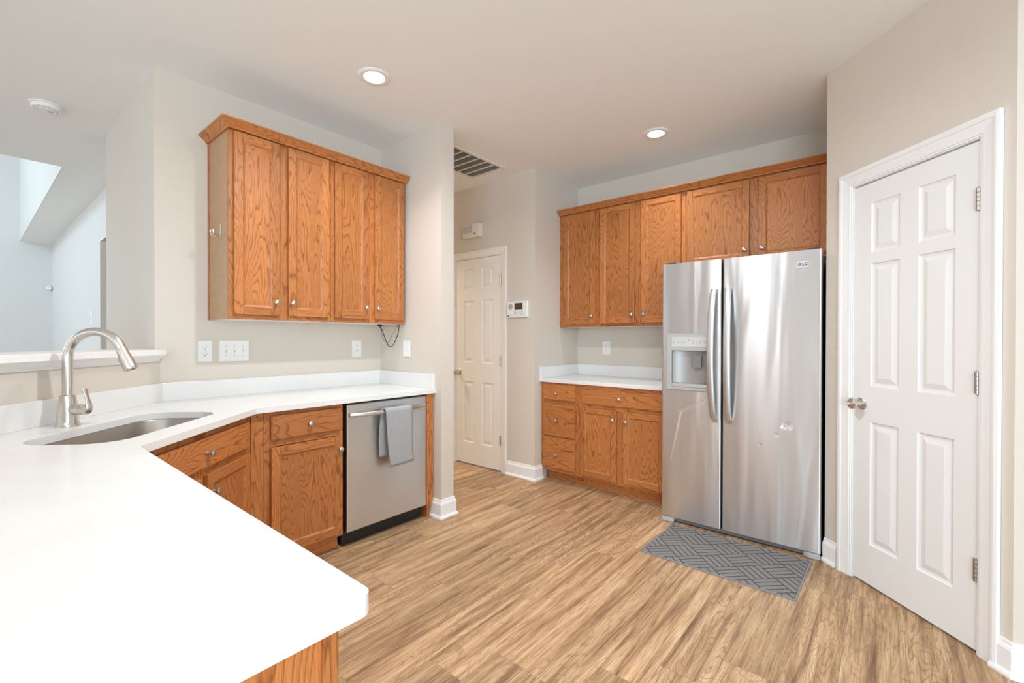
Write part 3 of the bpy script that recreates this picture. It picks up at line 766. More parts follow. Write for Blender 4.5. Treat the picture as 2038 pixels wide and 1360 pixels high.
outer = [(XS - gw, yf), (0.9405, yf), (0.3645, 1.887)] + [(0.3645, 0.574)] + arc(0.3465, 0.572, 0.018, 0, -90, 5) + [(-0.294, 0.554), (-0.294, -0.294 - BD), (YA - gw + BD, YA - gw), (XS - gw, YA - gw)]
hole = [sd(SK_S + p, SK_D + q) for p, q in rrect(SK_A, SK_B, SK_R)]
slab_with_hole('slab', outer, [hole], CT0, CT1, M['quartz'], ct)
BZ = 1.006
b = MB(); b.prism([(YA - 0.0205 + BD + 0.0006, YA - 0.0205), (XS - gw - 0.0203, YA - 0.0205), (XS - gw - 0.0203, YA - gw), (YA - gw + BD + 0.0006, YA - gw)], CT1, BZ); b.build('backsplash', M['quartz'], ct, bevel=0.0015)
b = MB(); b.box(XS - 0.0208, XS - gw, 2.474, YA - gw, CT1, BZ); b.build('backsplash', M['quartz'], ct, bevel=0.0015)
b = MB(); k2 = 0.020 * S2
b.prism([(YA - 0.0215 + BD, YA - 0.0215), (-0.290, -0.290 - BD), (-0.290 + 0.0, -0.290 - BD - k2), (YA - 0.0215 + BD + k2 - 0.0, YA - 0.0215)][::-1], CT1, BZ); b.build('backsplash', M['quartz'], ct, bevel=0.0015)
ct2 = thing('countertop', 'short white quartz countertop between the hall corner and the refrigerator', 'countertop', (0, 0, 0))
b = MB(); b.box(3.289, XB - gw, 1.262, YH - gw, CT0, CT1); b.build('slab', M['quartz'], ct2, bevel=0.004, bseg=3)
b = MB(); b.box(XB - 0.0208, XB - gw, 1.262, YH - 0.0210, CT1, BZ); b.build('backsplash', M['quartz'], ct2, bevel=0.0015)
b = MB(); b.box(3.291, XB - gw, YH - 0.0208, YH - gw, CT1, BZ); b.build('backsplash', M['quartz'], ct2, bevel=0.0015)

# bar ledge on the half wall
le = thing('bar_ledge', 'white painted bar ledge capping the half wall behind the faucet', 'ledge', (0, 0, 0))
FDL = -1.672 * S2                                             # x - y of the front edge
LX = 0.714
b = MB()
b.prism([(LX, LX - FDL), (LX, YA - 0.001), (XL - 0.001, YA - 0.001), (XL - 0.001, YA + 0.16), (XL - 0.30, YA + 0.16), (-0.36, 2.43), (-0.56, 2.23), (-0.56, 0.50), (-0.235, 0.50), (-0.235, -0.235 - FDL)][::-1], 1.1625, 1.193)
b.build('ledge_top', M['ledge'], le, bevel=0.003)
MP = [(0.0015, 1.1255), (0.006, 1.1255), (0.008, 1.132), (0.014, 1.136), (0.026, 1.146), (0.034, 1.158), (0.036, 1.162), (0.0015, 1.162)]
hd2 = HD
b = MB().sweep([(-0.294, 0.58), (-0.294, -0.294 - hd2), (LX - 0.052, LX - 0.052 - hd2), (LX - 0.052 - 0.02, LX - 0.052 - hd2 + 0.02)][::1], MP)
b.build('ledge_molding', M['ledge'], le, bevel=0.0006)
b = MB().prism([(YA + HD - 0.001, YA - 0.002), (XL - 0.001, YA - 0.002), (XL - 0.001, YA + 0.05), (-0.345, 2.256), (-0.41, 2.09), (-0.41, 0.57), (-0.296, 0.57), (-0.296, -0.296 - HD)], 1.1255, 1.162)
b.build('ledge_base', M['ledge'], le)

# ------------------------------------------------------------------ sink and faucet
cx, cy = sd(SK_S, SK_D)
sk = thing('kitchen_sink', 'undermount stainless steel sink set diagonally in the corner of the white counter', 'sink', (cx, cy, CT0), -45)
# local x along d (towards the front), local y along s  ->  rrect(b, a)
def ring_pts(off, z):
    return [(x, y, z) for x, y in rrect(SK_B + off, SK_A + off, SK_R + min(off, 0) * 0.6 + max(off, 0))]
b = MB(); rings = [ring_pts(0.022, -0.0024), ring_pts(0.003, -0.0024), ring_pts(0.001, -0.006), ring_pts(-0.004, -0.16), ring_pts(-0.012, -0.185), ring_pts(-0.030, -0.197), ring_pts(-0.06, -0.200)]
n = len(rings[0]); base = 0
for r_ in rings: b.v += r_
for i in range(len(rings) - 1):
    for j in range(n):
        k = (j + 1) % n; b.face([i * n + j, i * n + k, (i + 1) * n + k, (i + 1) * n + j], None, smooth=True)
b.face([(len(rings) - 1) * n + j for j in range(n)], None)
o = b.build('basin', M['steel_sink'], sk, angle=50)
md = o.modifiers.new('gauge', 'SOLIDIFY'); md.thickness = 0.0015; md.offset = -1
MB().lathe([(0.0, 0.001), (0.030, 0.001), (0.036, 0.003), (0.044, 0.004), (0.046, 0.0)], (0.02, 0, -0.1998), (0, 0, 1), 28).build('drain', M['chrome'], sk)

fx, fy = sd(1.985, -1.612)
fa = thing('kitchen_faucet', 'brushed nickel gooseneck pull-down faucet behind the sink', 'faucet', (fx, fy, CT1 + 0.0004), -45)
MB().lathe([(0, 0), (0.0385, 0), (0.0385, 0.004), (0.036, 0.010), (0.034, 0.020), (0.0335, 0.045), (0.031, 0.075), (0.027, 0.105), (0.0235, 0.122), (0.0205, 0.124), (0, 0.124)], seg=36).build('faucet_body', M['nickel'], fa)
path = [(0, 0, 0.1242), (0, 0, 0.20), (0, 0, 0.275)]
Rn = 0.103
for i in range(1, 19):
    a = R(180 - i * 8.9); path.append((Rn + Rn * math.cos(a), 0, 0.275 + Rn * math.sin(a)))
MB().tube(path, 0.0172, 20).build('gooseneck', M['nickel'], fa)
p1 = Vector(path[-1]); dr = (Vector(path[-1]) - Vector(path[-2])).normalized()
MB().lathe([(0, 0.0005), (0.0180, 0.0005), (0.0186, 0.004), (0.0195, 0.02), (0.0225, 0.055), (0.0245, 0.082), (0.0248, 0.090), (0.0230, 0.0935), (0.021, 0.0935), (0.019, 0.090), (0.0, 0.090)], p1, dr, 28).build('spray_head', M['nickel'], fa)
MB().box(p1.x + dr.x * 0.045 - 0.026, p1.x + dr.x * 0.045 - 0.021, -0.006, 0.006, p1.z + dr.z * 0.045 - 0.014, p1.z + dr.z * 0.045 + 0.014).build('spray_button', M['grey_plastic'], fa, bevel=0.002)
ha = Vector((math.cos(R(-12)), math.sin(R(-12)), 0.0))
hb = Vector((0, 0, 0.066))
b = MB().lathe([(0, 0.020), (0.0195, 0.020), (0.0205, 0.030), (0.0205, 0.060), (0.0192, 0.062), (0.0192, 0.0645), (0.0212, 0.067), (0.0208, 0.086), (0.016, 0.095), (0, 0.098)], hb, ha, 28)
b.build('valve', M['nickel'], fa)
q = hb + ha * 0.092
lp = [q + Vector((0, 0, -0.010)), q + ha * 0.006 + Vector((0, 0, 0.012)), q + ha * 0.000 + Vector((0, 0, 0.040)), q - ha * 0.010 + Vector((0, 0, 0.068)), q - ha * 0.014 + Vector((0, 0, 0.084))]
MB().tube(lp, [0.015, 0.0145, 0.0090, 0.0092, 0.0110], 16, flat=(ha, 0.5)).build('lever', M['nickel'], fa)

# ------------------------------------------------------------------ dishwasher and towel
dw = thing('dishwasher', 'stainless steel dishwasher with a grey towel over its bar handle', 'dishwasher', (1.747, BF, 0.0), 0)
b = MB(); b.box(-0.299, 0.299, -0.019, 0.004, 0.098, 0.8600); b.build('door', M['steel_dw'], dw, bevel=0.007, bseg=4)
b = MB(); b.box(-0.300, 0.300, 0.006, 0.56, 0.0995, 0.8655); b.build('tub', M['black'], dw)
b = MB(); b.box(-0.297, 0.297, -0.010, 0.0055, 0.8605, 0.8690); b.build('control_strip', M['black'], dw)
b = MB(); b.box(-0.300, 0.30, 0.047, 0.060, 0.004, 0.0975); b.build('toe_panel', M['black'], dw)
b = MB()
for sx in (-0.285, 0.27): MB().box(sx, sx + 0.015, 0.061, 0.50, 0.0005, 0.0985).build('leveling_foot', M['black'], dw)
HZ = 0.797
hp = []
for i in range(25):
    u = -1 + 2 * i / 24; x = 0.279 * u
    y = -0.0195 - 0.046 * (1 - abs(u) ** 3.2) if abs(u) < 0.999 else -0.0195
    hp.append((x, y, HZ))
MB().tube(hp, [0.0125 if 0 < i < 24 else 0.013 for i in range(25)], 16, flat=((0, 0, 1), 1.0)).build('bar_handle', M['steel_dw'], dw)

def towel():
    b = MB()
    ybar = BF - 0.0655; zc = HZ; r = 0.0155
    def layer(xl, xr, zf, zb, nrm_off, wav, skew):
        pth = []
        nb = 16
        for i in range(nb + 1): pth.append((ybar + r + nrm_off + 0.004 * (1 - i / nb) * 1.5, zb + (zc - zb) * i / nb))
        for i in range(1, 9):
            a = R(180 * i / 8); pth.append((ybar + (r + nrm_off) * math.cos(a), zc + (r + nrm_off) * math.sin(a)))
        for i in range(1, nb + 1): pth.append((ybar - r - nrm_off - 0.004 * i / nb, zc + (zf - zc) * i / nb))
        nx = 12; k0 = len(b.v)
        tot = len(pth)
        for i, (y, z) in enumerate(pth):
            fr_ = i / (tot - 1)
            for j in range(nx + 1):
                u = j / nx
                sk_ = skew * (1 - fr_)
                hang = max(0.0, (zc - z)) 
                x = xl + (xr - xl) * u + sk_ + 0.085 * hang * (1 if fr_ > .5 else 0.2) * (1 - 0.88 * u) - 0.006 * math.sin(fr_ * 9)
                yy = y + (wav * math.sin(u * 5.2 + 0.6) * min(1, hang * 6)) * (1 if fr_ > 0.5 else 0.4) - abs(wav) * 1.1 * min(1, hang * 6) * (1 if fr_ > .5 else -0.4)
                b.v.append((x, yy, z + (0.010 * (u - 0.4) * (1 if fr_ > .5 else 0)) * min(1, hang * 4)))
        for i in range(tot - 1):
            for j in range(nx):
                a = k0 + i * (nx + 1) + j; b.face([a, a + 1, a + nx + 2, a + nx + 1], None, smooth=True)
    layer(1.676, 1.878, 0.452, 0.51, 0.0035, 0.0030, -0.022)
    o = b.build('hand_towel', M['towel'], angle=180)
    md = o.modifiers.new('pile', 'SOLIDIFY'); md.thickness = 0.006; md.offset = 1
    return tag(o, 'grey terry hand towel draped over the dishwasher handle', 'towel')
towel()

# ------------------------------------------------------------------ refrigerator
FX = 3.160
fr = thing('refrigerator', 'stainless steel side-by-side refrigerator with an ice dispenser in its left door', 'refrigerator', (FX, 0.765, 0.0), -90)
def fyl(y): return 0.765 - y
FT = 1.7690
b = MB(); b.box(-0.452, 0.452, 0.004, 0.745, 0.045, 1.750); b.build('cabinet_body', M['dark_grey'], fr, bevel=0.004)
b = MB(); b.box(-0.450, 0.450, -0.002, 0.0035, 0.055, 1.755); b.build('door_gasket', M['black'], fr)
b = MB(); b.box(-0.452, 0.452, -0.050, 0.003, 0.010, 0.0345)
b.build('base_grille', mat('grille_grey', (0.13, 0.13, 0.13), 0.5), fr, bevel=0.004)
for sx in (-1, 1):
    MB().prism([(sx * 0.458, -0.0505), (sx * 0.458, -0.068), (sx * 0.405, -0.068), (sx * 0.375, -0.0505)], 0.0015, 0.033).build('foot_cover', M['grey_plastic'], fr, bevel=0.003)
b = MB()
for sx in (-0.42, 0.36):
    for yy in (0.06, 0.62): MB().lathe([(0, 0), (0.025, 0), (0.025, 0.0445), (0, 0.0445)], (sx + 0.03, yy, 0.0004), (0, 0, 1), 12).build('roller', M['black'], fr)
b = MB()
for sx in (-0.445, 0.385): MB().box(sx, sx + 0.06, -0.035, 0.10, 1.7695, 1.782).build('hinge_cover', M['dark_grey'], fr, bevel=0.004)
# left (freezer) door with dispenser cut-out; right door
YG = -0.003; DF = -0.065
lx0, lx1 = -0.460, fyl(0.8390); rx0, rx1 = fyl(0.8290), 0.460
zl0, zl1 = 0.0375, FT
dx0, dx1, dz0, dz1 = fyl(1.1895), fyl(0.9085), 0.912, 1.2935
def door_shell(xa, xb, name, bay=None):
    bm = bmesh.new()
    r_ = 0.009; nseg = 5
    prof = [(xa, YG), (xa, DF + r_)] + arc_pts(xa + r_, DF + r_, r_, 180, 270, nseg)[1:] + arc_pts(xb - r_, DF + r_, r_, 270, 360, nseg) + [(xb, YG)]
    if not bay:
        vb = [bm.verts.new((x, y, zl0)) for x, y in prof]; vt = [bm.verts.new((x, y, zl1)) for x, y in prof]
        m_ = len(prof)
        for i in range(m_): bm.faces.new((vb[i], vb[(i + 1) % m_], vt[(i + 1) % m_], vt[i]))
        bm.faces.new(vb[::-1]); bm.faces.new(vt)
    else:
        bx0, bx1, bz0, bz1 = bay; dep = DF + 0.052
        prof = [(xa, YG), (xa, DF + r_)] + arc_pts(xa + r_, DF + r_, r_, 180, 270, nseg)[1:] + [(bx0, DF), (bx1, DF)] + arc_pts(xb - r_, DF + r_, r_, 270, 360, nseg) + [(xb, YG)]
        zz = [zl0, bz0, bz1, zl1]; V = [[bm.verts.new((x, y, z)) for x, y in prof] for z in zz]; m_ = len(prof)
        ib = prof.index((bx0, DF))
        for k in range(3):
            for i in range(m_):
                if k == 1 and i == ib: continue
                j = (i + 1) % m_; bm.faces.new((V[k][i], V[k][j], V[k + 1][j], V[k + 1][i]))
        bm.faces.new(V[0][::-1]); bm.faces.new(V[3])
        q = [V[1][ib], V[1][ib + 1], V[2][ib + 1], V[2][ib]]
        p = [bm.verts.new((v.co.x, dep, v.co.z)) for v in q]
        for i in range(4):
            j = (i + 1) % 4; bm.faces.new((q[i], q[j], p[j], p[i]))
        bm.faces.new(p)
    bmesh.ops.recalc_face_normals(bm, faces=bm.faces)
    me = bpy.data.meshes.new(name); bm.to_mesh(me); bm.free(); me.materials.append(M['steel'])
    for p_ in me.polygons: p_.use_smooth = True
    me.set_sharp_from_angle(angle=R(30))
    o_ = bpy.data.objects.new(name, me); COL.objects.link(o_); o_.parent = fr
    return o_
def arc_pts(cx, cy, r, a0, a1, n): return arc(cx, cy, r, a0, a1, n)
ldo = door_shell(lx0, lx1, 'left_door', (dx0 + 0.012, dx1 - 0.012, dz0 + 0.012, dz1 - 0.012))
rdo = door_shell(rx0, rx1, 'right_door')
def fridge_handle(parent, yc, lean):
    z0, z1 = 0.742, 1.578
    b = MB(); n = 20; W, Tt = 0.0205, 0.012
    rows = []
    for i in range(n + 1):
        t_ = i / n; z = z0 + (z1 - z0) * t_; bow = math.sin(math.pi * t_) ** 0.6
        out = DF - 0.012 - 0.048 * bow; xo = lean * 0.012 * bow
        k = len(b.v)
        for a in range(12):
            an = 2 * math.pi * a / 12; ca, sa = math.cos(an), math.sin(an)
            b.v.append((fyl(yc) + xo + W * math.copysign(abs(ca) ** 0.55, ca), out + Tt * math.copysign(abs(sa) ** 0.55, sa), z))
        rows.append(k)
    for a, c_ in zip(rows, rows[1:]):
        for i in range(12): j = (i + 1) % 12; b.face([a + i, a + j, c_ + j, c_ + i], None, smooth=True)
    b.face([rows[0] + i for i in range(12)], None); b.face([rows[-1] + i for i in range(12)], None)
    for z in (z0 + 0.004, z1 - 0.030):
        b.box(fyl(yc) - 0.012, fyl(yc) + 0.012, DF - 0.014, DF - 0.0003, z, z + 0.026)
    return b.build('handle', M['steel_plain'], parent, angle=40)
fridge_handle(ldo, 0.878, -1); fridge_handle(rdo, 0.795, -1 * -0.3)
# dispenser
dsp = MB()
cx0, cx1, cz0, cz1 = fyl(1.157), fyl(0.922), 0.956, 1.176
rings = []
for (a0, a1, c0, c1, y) in ((dx0, dx1, dz0, dz1, DF - 0.0004), (dx0 + 0.003, dx1 - 0.003, dz0 + 0.003, dz1 - 0.003, DF - 0.007), (cx0 - 0.004, cx1 + 0.004, cz0 - 0.004, cz1 + 0.004, DF - 0.006), (cx0, cx1, cz0, cz1, DF - 0.003), (cx0 + 0.002, cx1 - 0.002, cz0 + 0.002, cz1 - 0.002, DF + 0.048)):
    rings.append([(a0, y, c0), (a1, y, c0), (a1, y, c1), (a0, y, c1)])
for p, q in zip(rings, rings[1:]):
    for k in range(4):
        l = (k + 1) % 4; dsp.quad([p[k], p[l], q[l], q[k]], mi=0)
dso = dsp.build('dispenser_frame', M['silver_plastic'], ldo, bevel=0.0)
# concave rear of the recess
b = MB(); n = 16
for i in range(n + 1):
    u = i / n; x = cx0 + 0.003 + (cx1 - cx0 - 0.006) * u; y = DF + 0.006 + 0.041 * math.sin(math.pi * u) ** 0.6
    b.v += [(x, y, cz0 + 0.003), (x, y, cz1 - 0.003)]
for i in range(n): b.face([2 * i, 2 * i + 2, 2 * i + 3, 2 * i + 1], None, smooth=True)
b.build('dispenser_recess', M['recess'], ldo)
b = MB(); b.box(cx0 + 0.004, cx1 - 0.004, DF - 0.012, DF + 0.004, cz0 - 0.022, cz0 - 0.006); b.build('drip_tray', M['silver_plastic'], ldo, bevel=0.003)
b = MB(); b.box(fyl(1.029), fyl(0.967), DF + 0.016, DF + 0.020, 1.065, 1.146); b.box(fyl(1.029), fyl(1.025), DF + 0.010, DF + 0.016, 1.065, 1.146); b.box(fyl(0.971), fyl(0.967), DF + 0.010, DF + 0.016, 1.065, 1.165); b.build('dispenser_paddle', mat('paddle_grey', (0.21, 0.21, 0.185), 0.4), ldo, bevel=0.001)
b = MB(); b.box(fyl(1.154), fyl(0.923), DF - 0.0085, DF - 0.0068, 1.204, 1.270); b.build('control_panel', mat('pale_silver_panel', (0.55, 0.55, 0.54), 0.45), ldo, bevel=0.0006)
b = MB()
for yb in (1.140, 1.110, 1.071, 1.012, 0.968, 0.938):
    b.lathe([(0.0055, 0), (0.0075, 0), (0.0075, 0.0006), (0.0055, 0.0006), (0.0055, 0)], (fyl(yb), DF - 0.0086, 1.232), (0, -1, 0), 18)
    b.box(fyl(yb) - 0.009, fyl(yb) + 0.009, DF - 0.0091, DF - 0.0086, 1.2505, 1.2525)
for yb in (1.090, 0.990): 
    for zz in (1.224, 1.232, 1.240): b.box(fyl(yb) - 0.005, fyl(yb) + 0.005, DF - 0.0091, DF - 0.0086, zz, zz + 0.0015)
b.box(fyl(1.046), fyl(1.037), DF - 0.0091, DF - 0.0086, 1.244, 1.256)
b.build('button_marks', M['print_grey'], ldo)
# logo plate
lg0, lg1, lz0, lz1 = fyl(0.429), fyl(0.369), 1.668, 1.7085
b = MB(); b.box(lg0, lg1, DF - 0.003, DF - 0.0003, lz0, lz1); lgo = b.build('logo_plate', mat('logo_plate', (0.62, 0.62, 0.62), 0.3, 0.6), rdo, bevel=0.0012)
b = MB(); b.lathe([(0, 0), (0.0088, 0), (0.0088, 0.0006), (0, 0.0006)], (lg0 + 0.0165, DF - 0.0031, (lz0 + lz1) / 2), (0, -1, 0), 24)
b.build('emblem_disc', mat('emblem_grey', (0.09, 0.09, 0.09), 0.4), lgo)
b = MB(); zc_ = (lz0 + lz1) / 2; exx = lg0 + 0.0165; ye = DF - 0.0040
b.box(exx - 0.0012, exx - 0.0002, ye, ye + 0.0004, zc_ - 0.0035, zc_ + 0.004); b.box(exx - 0.0012, exx + 0.0028, ye, ye + 0.0004, zc_ - 0.0035, zc_ - 0.0025)
b.lathe([(0, 0), (0.0011, 0), (0.0011, 0.0004), (0, 0.0004)], (exx - 0.004, ye + 0.0004, zc_ + 0.0025), (0, -1, 0), 10)
for i in range(20):
    a0, a1 = R(70 + i * 14.5), R(70 + (i + 1) * 14.5)
    b.quad([(exx + 0.0066 * math.cos(a0), ye, zc_ + 0.0066 * math.sin(a0)), (exx + 0.0066 * math.cos(a1), ye, zc_ + 0.0066 * math.sin(a1)), (exx + 0.0075 * math.cos(a1), ye, zc_ + 0.0075 * math.sin(a1)), (exx + 0.0075 * math.cos(a0), ye, zc_ + 0.0075 * math.sin(a0))])
b.build('emblem_mark', mat('emblem_light', (0.7, 0.7, 0.7), 0.4), lgo)
def text_part(name, body, size, parent, loc, m, bold=0.0):
    cu = bpy.data.curves.new(name, 'FONT'); cu.body = body; cu.size = size; cu.extrude = 0.0003; cu.offset = bold
    tmp = bpy.data.objects.new(name + '_src', cu); COL.objects.link(tmp)
    dg = bpy.context.evaluated_depsgraph_get(); me = bpy.data.meshes.new_from_object(tmp.evaluated_get(dg))
    bpy.data.objects.remove(tmp, do_unlink=True)
    me.transform(Matrix.Rotation(R(90), 4, 'X')); me.transform(Matrix.Translation(loc))
    me.materials.clear(); me.materials.append(m)
    o_ = bpy.data.objects.new(name, me); COL.objects.link(o_); o_.parent = parent; return o_
text_part('logo_letters', 'LG', 0.0215, lgo, (lg0 + 0.0285, DF - 0.0037, zc_ - 0.0075), mat('letter_grey', (0.07, 0.07, 0.07), 0.5), 0.0006)

# ------------------------------------------------------------------ mat in front of the refrigerator
mt = thing('kitchen_mat', 'grey woven mat with a basket-weave pattern on the floor before the refrigerator', 'mat', (2.803, 0.741, 0.0004), 0)
mt.rotation_euler = (0, 0, R(-90.6))
b = MB(); b.box(-0.388, 0.388, -0.248, 0.248, 0.0, 0.007); b.build('pile', M['rug'], mt, bevel=0.002)
b = MB(); E_ = [(-0.396, -0.256), (0.396, -0.256), (0.396, 0.256), (-0.396, 0.256)]
b.box(-0.397, 0.397, -0.257, -0.2485, 0, 0.0062); b.box(-0.397, 0.397, 0.2485, 0.257, 0, 0.0062); b.box(-0.397, -0.3885, -0.2485, 0.2485, 0, 0.0062); b.box(0.3885, 0.397, -0.2485, 0.2485, 0, 0.0062)
b.build('binding', M['rug_edge'], mt, bevel=0.002)

# ------------------------------------------------------------------ wall plates
def plate(name, label, cat, loc, rot, w, h, kind, group=None, m='white_plastic'):
    p = thing(name, label, cat, loc, rot, group)
    b = MB(); b.box(-w / 2, w / 2, -0.006, -0.0005, -h / 2, h / 2); b.build('cover_plate', M[m], p, bevel=0.002)
    if kind == 'outlet':
        for zc in (0.0195, -0.0195):
            b = MB(); ring = arc(0, 0, 0.0165, 25, 155, 8) + arc(0, 0, 0.0165, 205, 335, 8)
            k = len(b.v); nn = len(ring)
            b.v += [(x, -0.0062, zc + z) for x, z in ring] + [(x, -0.0078, zc + z) for x, z in ring]
            b.face([k + nn + i for i in range(nn)], None)
            for i in range(nn): j = (i + 1) % nn; b.face([k + i, k + j, k + nn + j, k + nn + i], None)
            so = b.build('socket', M[m], p)
            s_ = MB()
            s_.box(-0.0075, -0.0055, -0.0083, -0.0079, zc + 0.000, zc + 0.009); s_.box(0.0055, 0.0073, -0.0083, -0.0079, zc + 0.001, zc + 0.0085); s_.lathe([(0, 0), (0.0027, 0), (0.0027, 0.0004), (0, 0.0004)], (0, -0.0079, zc - 0.0075), (0, -1, 0), 12)
            s_.build('slots', M['slot'], so)
        MB().lathe([(0, 0), (0.003, 0), (0.002, 0.0012), (0, 0.0014)], (0, -0.0061, 0), (0, -1, 0), 12).build('screw', M[m], p)
    if kind.startswith('switch'):
        n_ = int(kind[6:])
        for i in range(n_):
            x = (i - (n_ - 1) / 2) * 0.046
            b = MB(); b.box(x - 0.0045, x + 0.0045, -0.0068, -0.0061, -0.012, 0.012); b.v[-8:] = b.v[-8:]
            b.tube([(x, -0.0068, 0.0), (x, -0.012, -0.005 if i != 2 else 0.005), (x, -0.0165, -0.009 if i != 2 else 0.009)], [0.0040, 0.0036, 0.0028], 8)
            b.build('toggle', M['ivory_plastic'], p)
            for z in (0.030, -0.030): MB().lathe([(0, 0), (0.003, 0), (0.002, 0.0010), (0, 0.0012)], (x, -0.0061, z), (0, -1, 0), 10).build('screw', M['hinge'], p)
    if kind == 'blank':
        for z in (0.045, -0.045):
            MB().lathe([(0, 0), (0.0035, 0), (0.0025, 0.0012), (0, 0.0014)], (0, -0.0061, z), (0, -1, 0), 12).build('screw', M['hinge'], p)
        b = MB(); b.box(-0.007, 0.007, -0.0072, -0.0062, -0.007, 0.007); b.build('jack', M['ivory_plastic'], p)
    return p
plate('wall_outlet', 'white duplex outlet left of the triple switch plate', 'outlet', (0.911, YA, 1.179), 0, 0.074, 0.125, 'outlet', 'duplex outlets')
plate('light_switch', 'white triple toggle switch plate above the left counter', 'switch', (1.0685, YA, 1.178), 0, 0.165, 0.127, 'switch3')
plate('wall_outlet', 'white duplex outlet near the corner below the right wall cabinet of the left wall', 'outlet', (1.9075, YA, 1.179), 0, 0.078, 0.124, 'outlet', 'duplex outlets')
plate('wall_outlet', 'white duplex outlet above the short counter by the refrigerator', 'outlet', (XB, 2.098, 1.169), -90, 0.082, 0.124, 'outlet', 'duplex outlets')
plate('phone_jack_plate', 'white phone jack plate with two screws on the short wall above the dishwasher', 'wall plate', (XS, 2.793, 1.181), -90, 0.080, 0.118, 'blank')
plate('light_switch', 'single light switch on the far room wall seen beyond the faucet', 'switch', (0.902, 6.812, 1.484), -90, 0.14, 0.15, 'switch1')
o = MB().lathe([(0, 0), (0.03, 0.0), (0.034, 0.01), (0.034, 0.045), (0.026, 0.060), (0, 0.064)], (0.86, 10.353, 2.05), (0, -1, 0), 20).build('motion_sensor', M['white_plastic'])
tag(o, 'small white sensor by the far room corner above the faucet', 'sensor')

# coat hook on the cabinet side
hk = thing('coat_hook', 'chrome double coat hook screwed to the tan cabinet side', 'hook', (0.9295, 2.925, 1.830), -90)
b = MB(); b.box(-0.008, 0.008, -0.0025, -0.0002, 0.0, 0.072); b.build('hook_plate', M['chrome'], hk, bevel=0.001)
for sx in (-1, 1):
    pth = [(0, -0.0027, 0.014), (sx * 0.004, -0.012, 0.006), (sx * 0.012, -0.026, 0.002), (sx * 0.019, -0.038, 0.008), (sx * 0.022, -0.043, 0.022), (sx * 0.022, -0.043, 0.030)]
    b = MB().tube(pth, 0.0034, 10); b.lathe([(0, -0.006), (0.005, -0.004), (0.006, 0), (0.004, 0.005), (0, 0.006)], pth[-1], (0, 0, 1), 12)
    b.build('prong', M['chrome'], hk)

# black cord below the right cabinet
cd = thing('power_cord', 'black looped power cord and plug hanging under the right wall cabinet', 'cord', (2.0, 2.95, ZU - 0.001))
b = MB(); b.box(-0.022, 0.004, -0.012, 0.012, -0.014, 0.0); b.build('plug', M['black'], cd, bevel=0.002)
def smooth(pts, n=8):
    P = [Vector(p) for p in pts]; P = [P[0] * 2 - P[1]] + P + [P[-1] * 2 - P[-2]]; out = []
    for i in range(1, len(P) - 2):
        for k in range(n):
            t_ = k / n; a, b_, c_, d_ = P[i - 1], P[i], P[i + 1], P[i + 2]
            out.append(0.5 * ((2 * b_) + (c_ - a) * t_ + (2 * a - 5 * b_ + 4 * c_ - d_) * t_ * t_ + (3 * b_ - a - 3 * c_ + d_) * t_ ** 3))
    out.append(P[-2]); return out
MB().tube(smooth([(-0.006, 0, -0.014), (0.008, -0.01, -0.05), (0.020, -0.03, -0.11), (0.036, -0.05, -0.163), (0.056, -0.07, -0.160), (0.078, -0.09, -0.10), (0.086, -0.10, -0.055), (0.084, -0.11, -0.02), (0.082, -0.115, -0.0035)]), 0.0030, 10).build('thick_cord', M['black'], cd)
MB().tube(smooth([(-0.014, 0, -0.014), (0.002, -0.005, -0.045), (0.000, -0.02, -0.09), (0.020, -0.035, -0.135), (0.040, -0.05, -0.125), (0.050, -0.07, -0.08), (0.062, -0.085, -0.05), (0.072, -0.10, -0.02), (0.074, -0.105, -0.0025)]), 0.0014, 8).build('thin_wire', M['black'], cd)

# alarm siren and keypad on the hall wall
sr = thing('alarm_siren', 'cream box-shaped alarm siren above the hall door', 'alarm', (XH, 3.170, 2.245), -90)
b = MB(); b.box(-0.113, 0.113, -0.052, -0.0005, 0, 0.128); b.build('housing', M['ivory_plastic'], sr, bevel=0.004)
b = MB()
for i in range(9): b.box(-0.100, 0.020, -0.0535, -0.0523, 0.046 + i * 0.008, 0.050 + i * 0.008)
b.build('speaker_slots', M['grey_plastic'], sr)
MB().lathe([(0, 0), (0.008, 0), (0.008, 0.002), (0, 0.003)], (0.055, -0.0522, 0.030), (0, -1, 0), 14).build('strobe_button', M['slot'], sr)
kp = thing('alarm_keypad', 'white alarm keypad with a small dark screen beside the hall door', 'keypad', (XH, 2.605, 1.522), -90)
b = MB(); b.box(-0.118, 0.118, -0.026, -0.0005, -0.074, 0.074); b.build('housing', M['white_plastic'], kp, bevel=0.006, bseg=3)
b = MB(); b.box(-0.027, 0.066, -0.0272, -0.0262, 0.000, 0.056); b.build('screen', M['lcd'], kp)
b = MB().lathe([(0, 0), (0.026, 0), (0.026, 0.0008), (0, 0.0008)], (-0.075, -0.0262, 0.028), (0, -1, 0), 24); b.build('speaker_patch', M['silver_plastic'], kp)
for i in range(3):
    for j in range(3): MB().box(-0.030 + i * 0.012, -0.022 + i * 0.012, -0.0270, -0.0262, -0.040 + j * 0.011, -0.035 + j * 0.011).build('key', M['silver_plastic'], kp)
MB().lathe([(0.013, 0), (0.018, 0), (0.018, 0.0008), (0.013, 0.0008), (0.013, 0)], (0.052, -0.0262, -0.030), (0, -1, 0), 20).build('ring_key', M['silver_plastic'], kp)
b = MB(); b.box(-0.108, -0.096, -0.0270, -0.0262, -0.064, -0.050); b.box(-0.092, -0.075, -0.0268, -0.0262, -0.058, -0.056); b.build('maker_mark', M['brown_mark'], kp)

